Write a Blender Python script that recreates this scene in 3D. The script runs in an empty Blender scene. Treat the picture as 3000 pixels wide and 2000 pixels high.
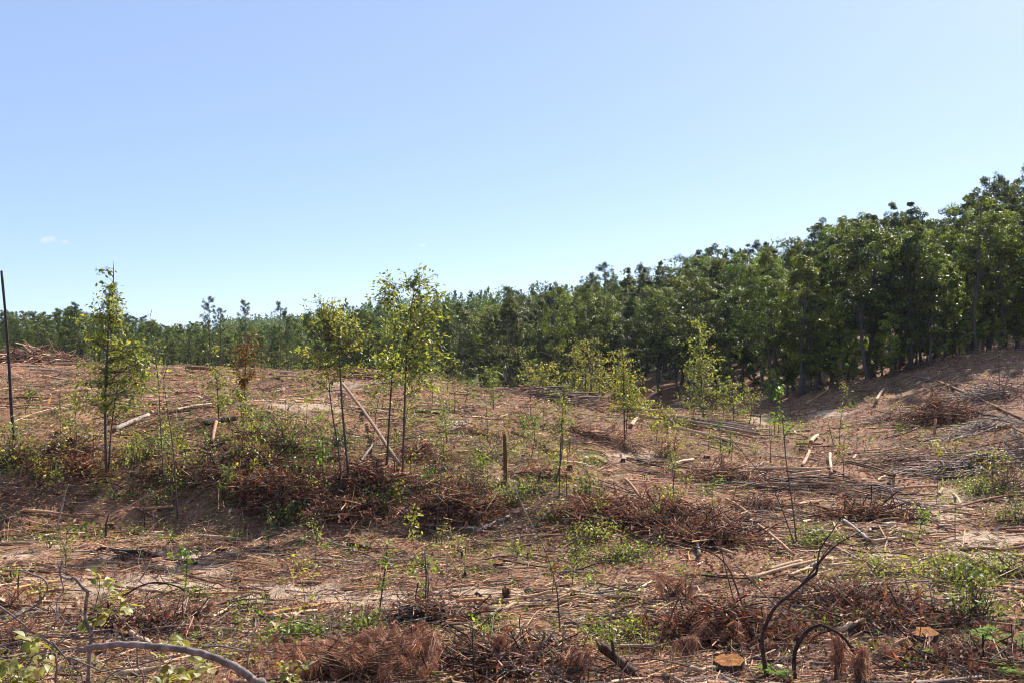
import bpy, math
import numpy as np
from mathutils import Vector

# ------------------------------------------------------------------ camera, sky, sun, exposure
F, HZ, CX = 2944.0, 985.0, 1500.0            # focal length and horizon in photo pixels (3000 x 2000)
sc = bpy.context.scene
cam = bpy.data.cameras.new("camera"); camo = bpy.data.objects.new("camera", cam)
sc.collection.objects.link(camo); sc.camera = camo
cam.sensor_width = 36.0; cam.lens = 36.0 * F / 3000.0
cam.clip_start = 0.1; cam.clip_end = 6000
camo.location = (0, 0, 0)
camo.rotation_euler = (math.radians(90) - math.atan((1000 - HZ) / F), 0, 0)

SUN_EL, SUN_AZ = math.radians(37), math.radians(34)     # azimuth from straight ahead towards the right
world = bpy.data.worlds.new("World"); sc.world = world; world.use_nodes = True
wn, wl = world.node_tree.nodes, world.node_tree.links
wn.clear()
wout = wn.new("ShaderNodeOutputWorld"); wbg = wn.new("ShaderNodeBackground")
sky = wn.new("ShaderNodeTexSky"); sky.sky_type = 'NISHITA'; sky.sun_disc = False
sky.sun_elevation = SUN_EL; sky.sun_rotation = SUN_AZ
sky.altitude = 100; sky.air_density = 0.45; sky.dust_density = 0.4; sky.ozone_density = 2.5
wbg.inputs["Strength"].default_value = 0.092
# thin high haze evens the sky out; two small wisps of cloud stand low over the left half
wm = wn.new("ShaderNodeMix"); wm.data_type = 'RGBA'; wm.inputs[0].default_value = 0.55; wm.inputs[7].default_value = (2.45, 3.25, 5.0, 1)
wl.new(sky.outputs[0], wm.inputs[6])
wt = wn.new("ShaderNodeTexCoord"); last = wm.outputs[2]
for cpx, crow, cw, chh, amt in ((133, 700, 26, 16, .5), (190, 708, 14, 8, .35), (1236, 719, 34, 10, .45), (790, 786, 22, 6, .2)):
    cd = Vector(((cpx - CX) / F, 1.0, -(crow - HZ) / F)).normalized()
    sb = wn.new("ShaderNodeVectorMath"); sb.operation = 'SUBTRACT'; wl.new(wt.outputs["Generated"], sb.inputs[0]); sb.inputs[1].default_value = cd
    ml = wn.new("ShaderNodeVectorMath"); ml.operation = 'MULTIPLY'; wl.new(sb.outputs[0], ml.inputs[0]); ml.inputs[1].default_value = (F / cw, F / cw * .2, F / chh)
    le = wn.new("ShaderNodeVectorMath"); le.operation = 'LENGTH'; wl.new(ml.outputs[0], le.inputs[0])
    nz = wn.new("ShaderNodeTexNoise"); nz.inputs["Scale"].default_value = 190; nz.inputs["Detail"].default_value = 5; wl.new(wt.outputs["Generated"], nz.inputs["Vector"])
    ad = wn.new("ShaderNodeMath"); ad.operation = 'MULTIPLY_ADD'; wl.new(nz.outputs[0], ad.inputs[0]); ad.inputs[1].default_value = 2.2; wl.new(le.outputs["Value"], ad.inputs[2])
    mr = wn.new("ShaderNodeMapRange"); wl.new(ad.outputs[0], mr.inputs[0]); mr.inputs[1].default_value = 1.9; mr.inputs[2].default_value = 1.0; mr.inputs[3].default_value = 0; mr.inputs[4].default_value = amt
    mx = wn.new("ShaderNodeMix"); mx.data_type = 'RGBA'; wl.new(mr.outputs[0], mx.inputs[0]); wl.new(last, mx.inputs[6]); mx.inputs[7].default_value = (5.2, 5.0, 5.2, 1); last = mx.outputs[2]
wl.new(last, wbg.inputs[0]); wl.new(wbg.outputs[0], wout.inputs[0])

sun = bpy.data.lights.new("sun", 'SUN'); suno = bpy.data.objects.new("sun", sun)
sc.collection.objects.link(suno)
sun.energy = 5.0; sun.angle = math.radians(0.53); sun.color = (1.0, 0.93, 0.83)
L = Vector((math.sin(SUN_AZ) * math.cos(SUN_EL), math.cos(SUN_AZ) * math.cos(SUN_EL), math.sin(SUN_EL)))
suno.rotation_euler = L.to_track_quat('Z', 'Y').to_euler()
sc.view_settings.view_transform = 'Standard'; sc.view_settings.look = 'None'
sc.view_settings.exposure = 1.25; sc.view_settings.gamma = 1.0
sc.render.engine = 'CYCLES'; sc.cycles.filter_width = 1.05
sc.cycles.max_bounces = 4; sc.cycles.diffuse_bounces = 2; sc.cycles.glossy_bounces = 2; sc.cycles.transmission_bounces = 2
sc.cycles.use_denoising = True; sc.cycles.volume_bounces = 0; sc.cycles.transparent_max_bounces = 4

rng = np.random.default_rng(7)
col = sc.collection

# ------------------------------------------------------------------ terrain height
def R(row, y): return -(row - HZ) / F * y
NEAR = [(1, -1.65), (3, -1.75), (6, -2.9), (9, -3.9), (12, -4.45)]
TAB = {
 -900: [(24, -4.5), (30, -2.4), (60, -2.3), (90, -2.4), (130, -3.5), (200, -6), (400, -8), (800, -5), (1600, -5)],
 0:    [(19, -4.55), (23.7, -4.6), (25.5, R(1410, 25.5)), (28, R(1270, 28)), (31.5, R(1190, 31.5)), (50, R(1115, 50)), (80, R(1068, 80)), (95, -2.5), (130, -3.7), (200, -6), (400, -8), (800, -5), (1600, -5)],
 300:  [(19, -4.6), (23.7, -4.65), (25.6, R(1410, 25.6)), (28, R(1285, 28)), (32, R(1195, 32)), (50, R(1120, 50)), (80, R(1072, 80)), (95, -2.7), (130, -3.9), (200, -6), (400, -7), (800, -6), (1600, -6)],
 700:  [(19, -4.6), (23.7, -4.7), (25.7, R(1415, 25.7)), (28, R(1300, 28)), (32, R(1218, 32)), (45, R(1140, 45)), (70, R(1082, 70)), (82, -2.6), (130, -5), (200, -7), (400, -6), (800, 0), (1600, -5)],
 1100: [(19, -4.62), (23.8, -4.75), (25.8, R(1415, 25.8)), (29, R(1300, 29)), (35, R(1200, 35)), (52, R(1112, 52)), (62, R(1090, 62)), (72, -2.9), (90, -6), (130, -8), (200, -6), (280, -3), (400, -4), (800, 4), (1600, -5)],
 1500: [(19, -4.65), (23.3, -4.75), (24.6, R(1475, 24.6)), (30, R(1325, 30)), (41, R(1222, 41)), (54, R(1152, 54)), (59, R(1148, 59)), (68, -5), (82, -8), (110, -9), (140, -7), (200, -4), (280, 0), (400, 0), (800, 0), (1600, -5)],
 1900: [(19, -4.65), (22, -4.62), (26.5, -4.6), (36, -4.46), (46, -4.14), (54, -4.2), (66, -6), (80, -6.2), (95, -4.5), (130, -2), (200, 2), (280, 2), (400, 0), (1600, -5)],
 2300: [(19, -4.65), (21, -4.65), (27, -4.65), (38, -4.7), (50, -4.5), (60, -4.4), (68, -4.1), (75, -3.8), (90, -2.5), (130, 2), (200, 4), (400, 2), (1600, -5)],
 2700: [(19, -4.62), (20.5, -4.6), (26.5, -4.55), (32, -4.45), (39, -4.1), (46, -3.6), (54, -2.75), (61, -2.0), (66, -1.65), (75, -1.3), (90, -0.2), (130, 2.5), (200, 4), (400, 2), (1600, -5)],
 3000: [(19, -4.6), (26, -4.5), (30, -4.15), (36, -3.75), (42, -3.0), (50, -1.95), (58, -1.0), (66, -.35), (75, .1), (90, .8), (130, 3), (200, 4), (400, 2), (1600, -5)],
 3900: [(19, -4.5), (26, -4.3), (36, -3.2), (52, -1), (75, .6), (130, 4), (200, 5), (400, 2), (1600, -5)],
}
NU, NL = 201, 420
GU = np.linspace(-900, 3900, NU); GL = np.linspace(0, math.log(1600), NL)
_keys = sorted(TAB); _prof = []
for k in _keys:
    t = NEAR + TAB[k]
    _prof.append(np.interp(GL, [math.log(a) for a, b in t], [b for a, b in t]))
_prof = np.array(_prof)
HG = np.array([[np.interp(u, _keys, _prof[:, j]) for u in GU] for j in range(NL)])   # (NL, NU)
def _blur(A, s, ax):
    k = np.arange(-int(3 * s), int(3 * s) + 1); w = np.exp(-k * k / (2 * s * s)); w /= w.sum()
    out = np.zeros_like(A)
    for kk, ww in zip(k, w):
        idx = np.clip(np.arange(A.shape[ax]) + kk, 0, A.shape[ax] - 1)
        out += ww * np.take(A, idx, axis=ax)
    return out
HG = _blur(_blur(HG, .8, 0), 5.0, 1)
_tabN = np.random.default_rng(3).random((256, 256))
def vnoise(x, y):
    xi = np.floor(x).astype(int); yi = np.floor(y).astype(int); fx = x - xi; fy = y - yi
    fx = fx * fx * (3 - 2 * fx); fy = fy * fy * (3 - 2 * fy)
    a = _tabN[xi & 255, yi & 255]; b = _tabN[(xi + 1) & 255, yi & 255]; c = _tabN[xi & 255, (yi + 1) & 255]; d = _tabN[(xi + 1) & 255, (yi + 1) & 255]
    return (a * (1 - fx) + b * fx) * (1 - fy) + (c * (1 - fx) + d * fx) * fy - 0.5
def height(x, y):
    x = np.asarray(x, float); y = np.asarray(y, float)
    yy = np.clip(y, 1.0, 1599.0)
    px = CX + F * x / np.maximum(yy, 5.0)
    wp = np.clip((yy - 20) / 3, 0, 1) * np.clip((40 - yy) / 8, 0, 1)
    y_in = yy; yy = yy * (1 + wp * (.075 * vnoise(x / 3.3 + 4, yy * 0 + 17) + .04 * vnoise(x / 1.2, yy * 0 + 3)))
    iu = np.clip((px - GU[0]) / (GU[1] - GU[0]), 0, NU - 1.001); il = np.clip(np.log(yy) / (GL[1] - GL[0]), 0, NL - 1.001)
    i0 = iu.astype(int); j0 = il.astype(int); fu = iu - i0; fl = il - j0
    z = (HG[j0, i0] * (1 - fu) + HG[j0, i0 + 1] * fu) * (1 - fl) + (HG[j0 + 1, i0] * (1 - fu) + HG[j0 + 1, i0 + 1] * fu) * fl
    amp = np.clip((yy - 10) / 6, 0, 1)
    z = z + amp * (np.clip((yy - 22) / 6, .35, 1) * (0.55 * vnoise(x / 4.7 + 9, y / 4.7) + 0.34 * vnoise(x / 1.7, y / 1.7 + 40)) + 0.12 * vnoise(x / .6 + 80, y / .6) + .06 * vnoise(x / .25, y / .25 + 7))
    z = z + np.clip((yy - 200) / 200, 0, 1) * 6 * vnoise(x / 160 + 3, y / 160)
    return z
SAND = [(250, 1725, 290, 45), (120, 1700, 120, 30), (1565, 1742, 75, 22), (1780, 1745, 50, 18), (1150, 1745, 120, 26), (2700, 1470, 160, 50), (2850, 1590, 150, 45),
        (2650, 1625, 90, 20), (2230, 1230, 60, 14), (2400, 1215, 80, 12), (1350, 1240, 60, 12), (1830, 1335, 90, 16), (880, 1190, 140, 22), (980, 1130, 90, 16), (60, 1630, 60, 15), (170, 1600, 40, 12), (450, 1640, 200, 22), (760, 1735, 200, 30), (480, 1705, 260, 34), (1000, 1738, 220, 26), (1380, 1742, 200, 22), (620, 1665, 180, 20), (1700, 1735, 90, 20)]
def sandmask(x, y, z):
    px = CX + F * x / np.maximum(y, 1); row = HZ - F * z / np.maximum(y, 1); s = np.zeros_like(x)
    nz = 1 + 1.2 * vnoise(x / 1.1, y / 1.1) + .8 * vnoise(x / .35, y / .35)
    for a, b, rx, ry in SAND: s = np.maximum(s, np.clip(1.7 * nz - 1.5 * np.sqrt(((px - a) / rx) ** 2 + ((row - b) / ry) ** 2), 0, 1))
    return np.where(y < 5, 0, s)
_my = np.exp(np.linspace(math.log(4), math.log(400), 900))
def ground(px, row):
    """point of the ground seen at a photo pixel"""
    rz = -(row - HZ) / F * _my; gx = (px - CX) / F * _my
    hit = np.nonzero(height(gx, _my) >= rz)[0]
    y = _my[hit[0]] if len(hit) else 70.0
    if y > 64 and 1180 < px < 2200 and row > 1085:          # just over the crest: stand on it
        c = (_my > 40) & (_my < 61); y = _my[c][np.argmax(height(gx[c], _my[c]) / _my[c])]
    x = (px - CX) / F * y
    return np.array([x, y, float(height(x, y))])
def W(px, row, y): return np.array([(px - CX) / F * y, y, -(row - HZ) / F * y])

# ------------------------------------------------------------------ mesh helpers
class MB:
    def __init__(s): s.V = []; s.T = []; s.Q = []; s.C = []; s.n = 0
    def add(s, V, T=None, Q=None, C=(1, 1, 1)):
        V = np.asarray(V, float).reshape(-1, 3); n = len(V)
        C = np.asarray(C, float)
        if C.ndim == 1: C = np.tile(C, (n, 1))
        s.V.append(V); s.C.append(C)
        if T is not None and len(T): s.T.append(np.asarray(T).reshape(-1, 3) + s.n)
        if Q is not None and len(Q): s.Q.append(np.asarray(Q).reshape(-1, 4) + s.n)
        s.n += n
    def mesh(s, name, m, smooth=False):
        me = bpy.data.meshes.new(name)
        if s.n == 0: return me
        V = np.concatenate(s.V); C = np.concatenate(s.C)
        T = np.concatenate(s.T) if s.T else np.zeros((0, 3), int); Q = np.concatenate(s.Q) if s.Q else np.zeros((0, 4), int)
        me.vertices.add(len(V)); me.vertices.foreach_set("co", V.ravel().astype(np.float32))
        loops = np.concatenate([T.ravel(), Q.ravel()]).astype(np.int32)
        me.loops.add(len(loops)); me.loops.foreach_set("vertex_index", loops)
        me.polygons.add(len(T) + len(Q))
        st = np.concatenate([np.arange(len(T)) * 3, len(T) * 3 + np.arange(len(Q)) * 4]).astype(np.int32)
        me.polygons.foreach_set("loop_start", st)
        if smooth: me.polygons.foreach_set("use_smooth", np.ones(len(st), bool))
        ca = me.color_attributes.new("Col", 'FLOAT_COLOR', 'POINT')
        ca.data.foreach_set("color", np.concatenate([C, np.ones((len(C), 1))], 1).ravel().astype(np.float32))
        me.update(calc_edges=True); me.materials.append(m)
        return me
    def build(s, name, m, parent=None, smooth=False):
        return link(name, s.mesh(name, m, smooth), parent)
def link(name, me, parent=None):
    o = bpy.data.objects.new(name, me); col.objects.link(o)
    if parent is not None:
        o.parent = parent
        o.matrix_parent_inverse = parent.matrix_basis.inverted()
    return o
def tag(o, label, cat, group=None, kind=None):
    if label: o["label"] = label
    if cat: o["category"] = cat
    if group: o["group"] = group
    if kind: o["kind"] = kind
    return o
def empty(name, loc, label, cat, group=None):
    o = bpy.data.objects.new(name, None); col.objects.link(o); o.location = Vector([float(v) for v in loc]); o.empty_display_size = .1
    return tag(o, label, cat, group)

def norm(v): v = np.asarray(v, float); return v / (np.linalg.norm(v, axis=-1, keepdims=True) + 1e-9)
def smooth_line(P, n):
    """Catmull-Rom through the points, n samples per span"""
    P = np.asarray(P, float)
    if len(P) < 3 or n <= 1: return P
    A = np.vstack([2 * P[0] - P[1], P, 2 * P[-1] - P[-2]]); out = []
    for i in range(1, len(A) - 2):
        for t in np.arange(n) / n:
            a, b, c, d = A[i - 1], A[i], A[i + 1], A[i + 2]
            out.append(.5 * (2 * b + (c - a) * t + (2 * a - 5 * b + 4 * c - d) * t * t + (3 * b - a - 3 * c + d) * t ** 3))
    out.append(A[-2]); return np.array(out)
def tube(mb, P, r, k=6, C=(1, 1, 1), caps=True, rough=0.0, g=rng):
    P = np.asarray(P, float); m = len(P); r = np.broadcast_to(np.asarray(r, float), (m,))
    T = norm(np.gradient(P, axis=0)); ref = np.array([0.3, .2, 1.0]) if abs(T[:, 2]).mean() < .8 else np.array([1.0, .2, .1])
    U = norm(np.cross(T, ref)); Vv = np.cross(T, U)
    a = np.arange(k) * 2 * math.pi / k
    rr = r[:, None] * (1 + rough * g.uniform(-1, 1, (m, k)))
    V = P[:, None] + rr[..., None] * (np.cos(a)[None, :, None] * U[:, None] + np.sin(a)[None, :, None] * Vv[:, None])
    V = V.reshape(-1, 3); i = np.arange(m - 1)[:, None] * k; j = np.arange(k)[None]
    Q = np.stack([i + j, i + (j + 1) % k, i + k + (j + 1) % k, i + k + j], -1).reshape(-1, 4); Tt = []
    Cc = np.asarray(C, float)
    if Cc.ndim == 2: Cc = np.repeat(Cc, k, 0)
    if caps:
        n = len(V); V = np.vstack([V, P[0], P[-1]])
        if Cc.ndim == 2: Cc = np.vstack([Cc, Cc[0], Cc[-1]])
        Tt = [[n, (q + 1) % k, q] for q in range(k)] + [[n + 1, (m - 1) * k + q, (m - 1) * k + (q + 1) % k] for q in range(k)]
    mb.add(V, Tt, Q, Cc)
def sticks(mb, P, D, ln, rad, C, g, bend=.08, k=4):
    """many bent sticks at once: P centre, D unit direction"""
    n = len(P); D = norm(D); up = np.tile([0, 0, 1.0], (n, 1)); U = norm(np.cross(D, up + .01)); Vv = np.cross(U, D)
    b = (g.normal(0, bend, (n, 1)) * U + np.abs(g.normal(0, bend * .3, (n, 1))) * Vv) * ln[:, None]
    S = np.stack([P - D * ln[:, None] / 2, P + b, P + D * ln[:, None] / 2], 1)
    rs = np.stack([rad, rad * .9, rad * .6], 1)
    a = np.arange(k) * 2 * math.pi / k
    V = S[:, :, None] + rs[:, :, None, None] * (np.cos(a)[None, None, :, None] * U[:, None, None] + np.sin(a)[None, None, :, None] * Vv[:, None, None])
    V = V.reshape(-1, 3)
    base = (np.arange(n) * 3 * k)[:, None, None]; i = (np.arange(2) * k)[None, :, None]; j = np.arange(k)[None, None]
    Q = np.stack([base + i + j, base + i + (j + 1) % k, base + i + k + (j + 1) % k, base + i + k + j], -1).reshape(-1, 4)
    E = np.stack([base[:, 0, 0] + q for q in range(k)], -1) if k == 4 else None
    if k == 4: Q = np.vstack([Q, E, E + 2 * k])
    T = None
    if k == 3: T = np.vstack([base[:, 0] + [0, 1, 2], base[:, 0] + [6, 7, 8]])
    mb.add(V, T, Q, np.repeat(C, 3 * k, 0))
def leaves(mb, P, A, size, C, g, width=.5, fold=.25, N=None):
    """rhombic folded leaves: P base, A axis, size length"""
    n = len(P); A = norm(A)
    N = norm(g.normal(0, 1, (n, 3)) + [0, 0, 1.2]) if N is None else N
    S = norm(np.cross(A, N)); N = np.cross(S, A); s = np.asarray(size).reshape(-1, 1) * np.ones((n, 1))
    w = width * s * g.uniform(.8, 1.15, (n, 1))
    V = np.stack([P, P + A * s * .45 + S * w * .5 + N * w * fold, P + A * s, P + A * s * .45 - S * w * .5 + N * w * fold], 1).reshape(-1, 3)
    b = (np.arange(n) * 4)[:, None]
    mb.add(V, np.vstack([b + [0, 1, 2], b + [0, 2, 3]]), None, np.repeat(C, 4, 0))
def pal(g, cols, n, j=.18):
    cols = np.asarray(cols, float); c = cols[g.integers(0, len(cols), n)]
    return np.clip(c * (1 + g.normal(0, j, (n, 1))) * (1 + g.normal(0, j * .25, (n, 3))), .004, 1)
def rdir(g, n, zbias=0.0): v = g.normal(0, 1, (n, 3)); v[:, 2] += zbias; return norm(v)

# ------------------------------------------------------------------ materials
def newmat(name):
    m = bpy.data.materials.new(name); m.use_nodes = True; nt = m.node_tree
    return m, nt, nt.nodes, nt.links, nt.nodes["Principled BSDF"]
def node(nt, t, **kw):
    n = nt.nodes.new(t)
    for k, v in kw.items(): setattr(n, k, v)
    return n
def mix(nt, a, b, f, mode='MIX'):
    n = node(nt, "ShaderNodeMix", data_type='RGBA', blend_type=mode)
    for s, v in ((6, a), (7, b), (0, f)):
        if hasattr(v, "links"): nt.links.new(v, n.inputs[s])
        else: n.inputs[s].default_value = (*v, 1) if s and not isinstance(v, float) else v
    return n.outputs[2]
def noise(nt, scale, detail=4, rough=.6, coord=None, dist=0):
    n = node(nt, "ShaderNodeTexNoise"); n.inputs["Scale"].default_value = scale; n.inputs["Detail"].default_value = detail
    n.inputs["Roughness"].default_value = rough; n.inputs["Distortion"].default_value = dist
    if coord is not None: nt.links.new(coord, n.inputs["Vector"])
    return n.outputs[0]
def ramp(nt, v, stops):
    n = node(nt, "ShaderNodeValToRGB"); nt.links.new(v, n.inputs[0]); e = n.color_ramp.elements
    while len(e) < len(stops): e.new(.5)
    for q, (p, c) in zip(e, stops): q.position = p; q.color = (*c, 1) if len(c) == 3 else c
    return n.outputs[0]
def attr_mat(name, rough=.85, spec=.15, bump=0.0, bscale=40, transl=0.0, tint=(1.5, 1.35, .35), objtint=False, grain=0.0):
    m, nt, N, K, bs = newmat(name)
    a = node(nt, "ShaderNodeAttribute", attribute_name="Col"); c = a.outputs[0]
    tc = node(nt, "ShaderNodeTexCoord").outputs["Object"]
    if objtint:
        oi = node(nt, "ShaderNodeObjectInfo"); c = mix(nt, c, oi.outputs["Color"], 1.0, 'MULTIPLY')
    if grain:
        mp = node(nt, "ShaderNodeMapping"); K.new(tc, mp.inputs[0])
        g = noise(nt, bscale, 5, .65, mp.outputs[0]); g = ramp(nt, g, [(.25, (1 - grain,) * 3), (.75, (1 + grain * .6,) * 3)])
        c = mix(nt, c, g, 1.0, 'MULTIPLY')
    K.new(c, bs.inputs["Base Color"]); bs.inputs["Roughness"].default_value = rough; bs.inputs["Specular IOR Level"].default_value = spec
    if bump:
        b = node(nt, "ShaderNodeBump"); b.inputs["Strength"].default_value = bump; b.inputs["Distance"].default_value = .02
        K.new(noise(nt, bscale, 6, .7, tc), b.inputs["Height"]); K.new(b.outputs[0], bs.inputs["Normal"])
    if transl:
        t = node(nt, "ShaderNodeBsdfTranslucent"); K.new(mix(nt, c, tint, 1.0, 'MULTIPLY'), t.inputs[0])
        ms = node(nt, "ShaderNodeMixShader"); ms.inputs[0].default_value = transl
        K.new(bs.outputs[0], ms.inputs[1]); K.new(t.outputs[0], ms.inputs[2]); K.new(ms.outputs[0], N["Material Output"].inputs[0])
    return m
M_LEAF = attr_mat("leaf", .48, .36, transl=.42, tint=(1.5, 1.45, .5))
M_FERN = attr_mat("fern_leaf", .85, .05, transl=.35, tint=(1.4, 1.4, .4))
M_CROWN = attr_mat("tree_leaf", .46, .36, transl=.45, objtint=True, tint=(1.45, 1.5, .4))
M_NEEDLE = attr_mat("pine_needle", .6, .3, transl=.3, objtint=True)
M_DEAD = attr_mat("dead_foliage", .75, .2, transl=.25, tint=(1.2, .9, .7))
M_WOOD = attr_mat("stick_wood", .85, .15, bump=.7, bscale=26, grain=.6)
M_BARK = attr_mat("tree_bark", .9, .1, bump=.7, bscale=18, grain=.5)
M_LITTER = attr_mat("litter", .85, .15)
def cutwood():
    m, nt, N, K, bs = newmat("cut_wood")
    tc = node(nt, "ShaderNodeTexCoord").outputs["Object"]
    w = node(nt, "ShaderNodeTexWave", wave_type='RINGS', rings_direction='Z'); w.inputs["Scale"].default_value = 22; w.inputs["Distortion"].default_value = 3.0
    w.inputs["Detail"].default_value = 3; K.new(tc, w.inputs[0])
    c = ramp(nt, w.outputs[1], [(.2, (.27, .11, .035)), (.8, (.42, .19, .06))])
    c = mix(nt, c, ramp(nt, noise(nt, 9, 5, .7, tc), [(.35, (.35, .32, .3)), (.6, (1, 1, 1))]), 1.0, 'MULTIPLY')
    K.new(c, bs.inputs["Base Color"]); bs.inputs["Roughness"].default_value = .9; bs.inputs["Specular IOR Level"].default_value = .08
    return m
M_CUT = cutwood()
def ground_mat():
    m, nt, N, K, bs = newmat("clearcut_soil")
    tc = node(nt, "ShaderNodeTexCoord").outputs["Object"]
    a = ramp(nt, noise(nt, .55, 6, .65, tc), [(.30, (.115, .060, .037)), (.44, (.21, .113, .070)), (.58, (.285, .168, .107)), (.75, (.35, .232, .155))])
    fine = ramp(nt, noise(nt, 14, 7, .8, tc), [(.28, (.32, .28, .26)), (.5, (1, .97, .95)), (.72, (1.75, 1.65, 1.5))])
    c = mix(nt, a, fine, 1.0, 'MULTIPLY')
    mid = ramp(nt, noise(nt, 2.6, 5, .7, tc), [(.35, (.62, .55, .52)), (.55, (1.05, 1, 1))])
    c = mix(nt, c, mid, 1.0, 'MULTIPLY')
    gm = ramp(nt, noise(nt, .35, 5, .7, tc, .6), [(.48, (0, 0, 0)), (.64, (.6, .6, .6))])
    c = mix(nt, c, (.085, .095, .03), gm)
    at = node(nt, "ShaderNodeAttribute", attribute_name="Col")
    sep = node(nt, "ShaderNodeSeparateColor"); K.new(at.outputs[0], sep.inputs[0])
    sn = ramp(nt, noise(nt, 3.5, 6, .7, tc), [(.3, (.5, .5, .5)), (.55, (1, 1, 1))])
    smask = mix(nt, sep.outputs[0], sn, 1.0, 'MULTIPLY')
    sand = mix(nt, (.50, .38, .285), (.38, .265, .185), noise(nt, 7, 5, .7, tc))
    c = mix(nt, c, sand, smask)
    c = mix(nt, c, (.035, .055, .018), sep.outputs[1])
    K.new(c, bs.inputs["Base Color"]); bs.inputs["Roughness"].default_value = .95; bs.inputs["Specular IOR Level"].default_value = .1
    b = node(nt, "ShaderNodeBump"); b.inputs["Strength"].default_value = .9; b.inputs["Distance"].default_value = .06
    K.new(noise(nt, 9, 8, .75, tc), b.inputs["Height"]); K.new(b.outputs[0], bs.inputs["Normal"])
    return m
M_GROUND = ground_mat()

# ------------------------------------------------------------------ the ground
def build_ground():
    az_in = np.linspace(-33, 33, 440); az_l = np.linspace(-180, -33, 50)[:-1]; az_r = np.linspace(33, 180, 50)[1:]
    az = np.radians(np.concatenate([az_l, az_in, az_r]))
    ds = np.concatenate([np.exp(np.linspace(math.log(.8), math.log(11), 26))[:-1], np.exp(np.linspace(math.log(11), math.log(85), 230))[:-1], np.exp(np.linspace(math.log(85), math.log(1500), 70))])
    X = ds[:, None] * np.sin(az)[None]; Y = ds[:, None] * np.cos(az)[None]
    Z = height(X, Y); n0, n1 = X.shape
    s = sandmask(X, Y, Z)
    wood = np.clip((Y - 95) / 20, 0, 1) * .8
    C = np.stack([s, wood, np.zeros_like(s)], -1).reshape(-1, 3)
    V = np.stack([X, Y, Z], -1).reshape(-1, 3)
    i = np.arange(n0 - 1)[:, None] * n1; j = np.arange(n1 - 1)[None]
    Q = np.stack([i + j, i + j + 1, i + n1 + j + 1, i + n1 + j], -1).reshape(-1, 4)
    mb = MB(); mb.add(V, None, Q, C)
    cen = len(V); mb.add([[0, 0, -1.65]], None, None, (0, 0, 0))
    mb.T.append(np.array([[cen, q + 1, q] for q in range(n1 - 1)]))
    o = mb.build("ground", M_GROUND, None, True); o["kind"] = "structure"
build_ground()

# ------------------------------------------------------------------ colours of wood and leaves (linear)
PALE = (.54, .37, .235); TAN = (.42, .25, .145); REDDISH = (.20, .095, .055); GREY = (.24, .19, .165); DARK = (.055, .036, .03); CHAR = (.035, .03, .03); WHITE = (.34, .285, .245)
ORANGE = (.50, .25, .10)
STICKC = {"pale": PALE, "tan": TAN, "reddish brown": REDDISH, "grey": GREY, "dark": DARK, "whitish": WHITE, "orange": ORANGE}
LG_YEL = [(.31, .30, .07), (.25, .26, .06), (.34, .30, .08), (.21, .23, .055)]
LG_GRN = [(.17, .215, .065), (.13, .175, .055), (.22, .25, .08), (.18, .20, .07)]
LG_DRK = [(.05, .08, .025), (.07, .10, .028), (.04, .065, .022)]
LG_BRT = [(.13, .22, .03), (.17, .25, .04), (.10, .17, .03)]
LG_RED = [(.16, .07, .025), (.20, .10, .03), (.11, .06, .02), (.12, .10, .02)]
DEADC = [(.24, .095, .052), (.18, .07, .042), (.31, .14, .08), (.12, .052, .034)]

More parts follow.
